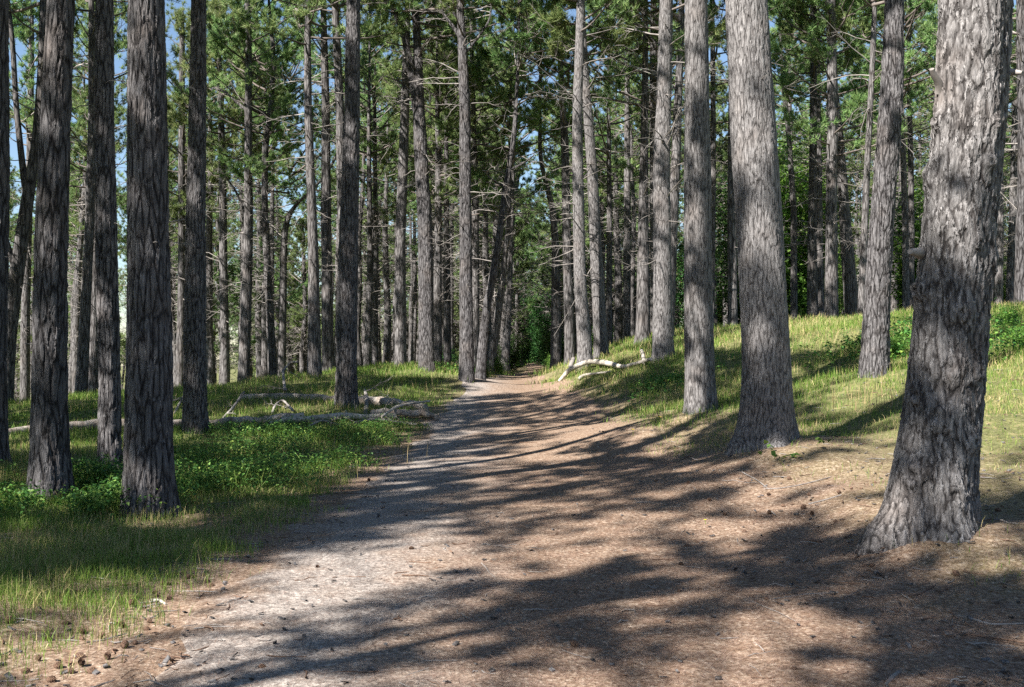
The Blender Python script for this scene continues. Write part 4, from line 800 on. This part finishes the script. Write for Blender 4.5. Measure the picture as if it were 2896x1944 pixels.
def plant(nx, ny, n, sp_, hg, ls, label, seed):
    q = ground_at(nx, ny)[0]; m = leafy(n, [q], np.array([sp_]), np.array([hg]), ls, seed)
    V = np.concatenate(m.v); 
    m.v = [v - q for v in m.v]
    return tag(link('seedling', m.mesh('seedling', [BRAMBLE, GRASSM]), None, q), label, 'plant')
plant(2310, 1285, 200, .22, .14, .075, 'bright green seedling on the needles right of the broad smooth pine', 71)
plant(2370, 1262, 60, .06, .22, .08, 'yellow green sapling tip behind the bright seedling', 72)

m = MB()                                                       # fallen needles lying over the floor
def litter_d(x, y): return np.where(x - pathc(y) > -.6, 1.0, .35) * (1 - .7 * np.clip(grass_density(x, y), 0, 1))
pos = sample(rng, 90000, 4.6, 16, litter_d, 1.6); n = len(pos); z = terrain(pos[:, 0], pos[:, 1]) + np.where(lateral(pos[:, 0], pos[:, 1]) < 0, .014, .004) + rng.uniform(0, .008, n)
a = rng.normal(.35, .9, n); l = rng.uniform(.03, .075, n)[:, None]; d = np.stack([np.cos(a), np.sin(a), rng.normal(0, .12, n)], -1); s = np.stack([-np.sin(a), np.cos(a), 0 * a], -1) * np.maximum(.0016, pos[:, 1] / 1098 * .28)[:, None]
c = np.column_stack([pos, z])
V = np.stack([c - d * l - s * .5, c - d * l + s * .5, c + d * l], 1).reshape(-1, 3); m.add(V, np.arange(3 * n).reshape(-1, 3), 0)
tag(link('needle_litter', m.mesh('needle_litter', [LITTERM])), 'fallen brown pine needles strewn over path and verges', 'needles', None, 'stuff')

m = MB(); pos = sample(rng, 1800, 4.6, 22, lambda x, y: .3 + .7 * (lateral(x, y) > -.3), 1.5); n = len(pos)
a = rng.uniform(0, 6.28, n); l = rng.uniform(.02, .11, n) ** 1.0; l[rng.random(n) < .06] *= 3.0; t = np.linspace(-1, 1, 4)
z = terrain(pos[:, 0], pos[:, 1]) + np.where(lateral(pos[:, 0], pos[:, 1]) < 0, .016, .006)
P = np.column_stack([pos, z])[:, None] + np.stack([np.cos(a), np.sin(a), 0 * a], -1)[:, None] * (t * l[:, None])[..., None] + rng.normal(0, .008, (n, 4, 3)) * np.array([1, 1, .6])
V, Q = polytubes(P, (rng.uniform(.0018, .0055, n)[:, None] * np.array([1, 1.1, 1, .6])), 4); m.add(V, Q, np.repeat(rng.integers(0, 2, n), 12))
k = 1200; pos = sample(rng, k, 4.6, 20, lambda x, y: .25 + .75 * (lateral(x, y) > -.8), 1.5); z = terrain(pos[:, 0], pos[:, 1]) + np.where(lateral(pos[:, 0], pos[:, 1]) < 0, .018, .008)   # flakes of bark
c = np.column_stack([pos, z]); a = rng.uniform(0, 6.28, k); d = np.stack([np.cos(a), np.sin(a), rng.normal(0, .25, k)], -1) * rng.uniform(.008, .028, k)[:, None]; s = np.stack([-np.sin(a), np.cos(a), rng.normal(0, .25, k)], -1) * rng.uniform(.005, .015, k)[:, None]; th_ = np.array([0, 0, .006])
V = np.stack([c - d - s, c + d - s * .6, c + d * .8 + s, c - d * .9 + s, c - d - s + th_, c + d - s * .6 + th_, c + d * .8 + s + th_, c - d * .9 + s + th_], 1); q = np.array([[4, 5, 6, 7], [0, 1, 5, 4], [1, 2, 6, 5], [2, 3, 7, 6], [3, 0, 4, 7]])
m.add(V, (np.arange(k)[:, None, None] * 8 + q).reshape(-1, 4), 2)
tag(link('forest_debris', m.mesh('forest_debris', [DEADWOOD, CONEM, BARK['far']])), 'crumbs of twig and bark scattered over the forest floor', 'debris', None, 'stuff')

# yellow flowers
YEL = simple('yellow_petals', [(.3, (.70, .50, .02)), (.7, (.85, .66, .04))], 30, .6)
for nx, ny, lab in [(1867, 1198, 'upper yellow flower in the grass right of the path'), (1790, 1234, 'lower yellow flower in the grass right of the path'), (1994, 1487, 'small yellow flower on the needles near the path edge')]:
    q = ground_at(nx, ny)[0]; hgt = .10 if ny < 1300 else .05; s = .03 if ny < 1300 else .016
    e = bpy.data.objects.new('yellow_flower', None); COL.objects.link(e); e.location = q; tag(e, lab, 'flower', 'yellow flowers right of the path')
    P = np.array([[[0, 0, -.02], [.005, 0, hgt * .5], [0, .004, hgt]]]); mm = MB(); V, Q = polytubes(P, np.full((1, 3), .003), 5); mm.add(V, Q, 0, True); link('stem', mm.mesh('stem', [GRASSM]), e)
    mm = MB(); a = np.arange(8) * math.pi / 4; d = np.stack([np.cos(a), np.sin(a), .35 + 0 * a], -1); t_ = np.stack([-np.sin(a), np.cos(a), 0 * a], -1); o_ = np.array([0, 0, hgt])
    V = np.stack([o_ + d * 0, o_ + d * s * .6 + t_ * s * .33, o_ + d * s, o_ + d * s * .6 - t_ * s * .33], 1); mm.add(V, np.arange(32).reshape(-1, 4), 0); link('petals', mm.mesh('petals', [YEL]), e)
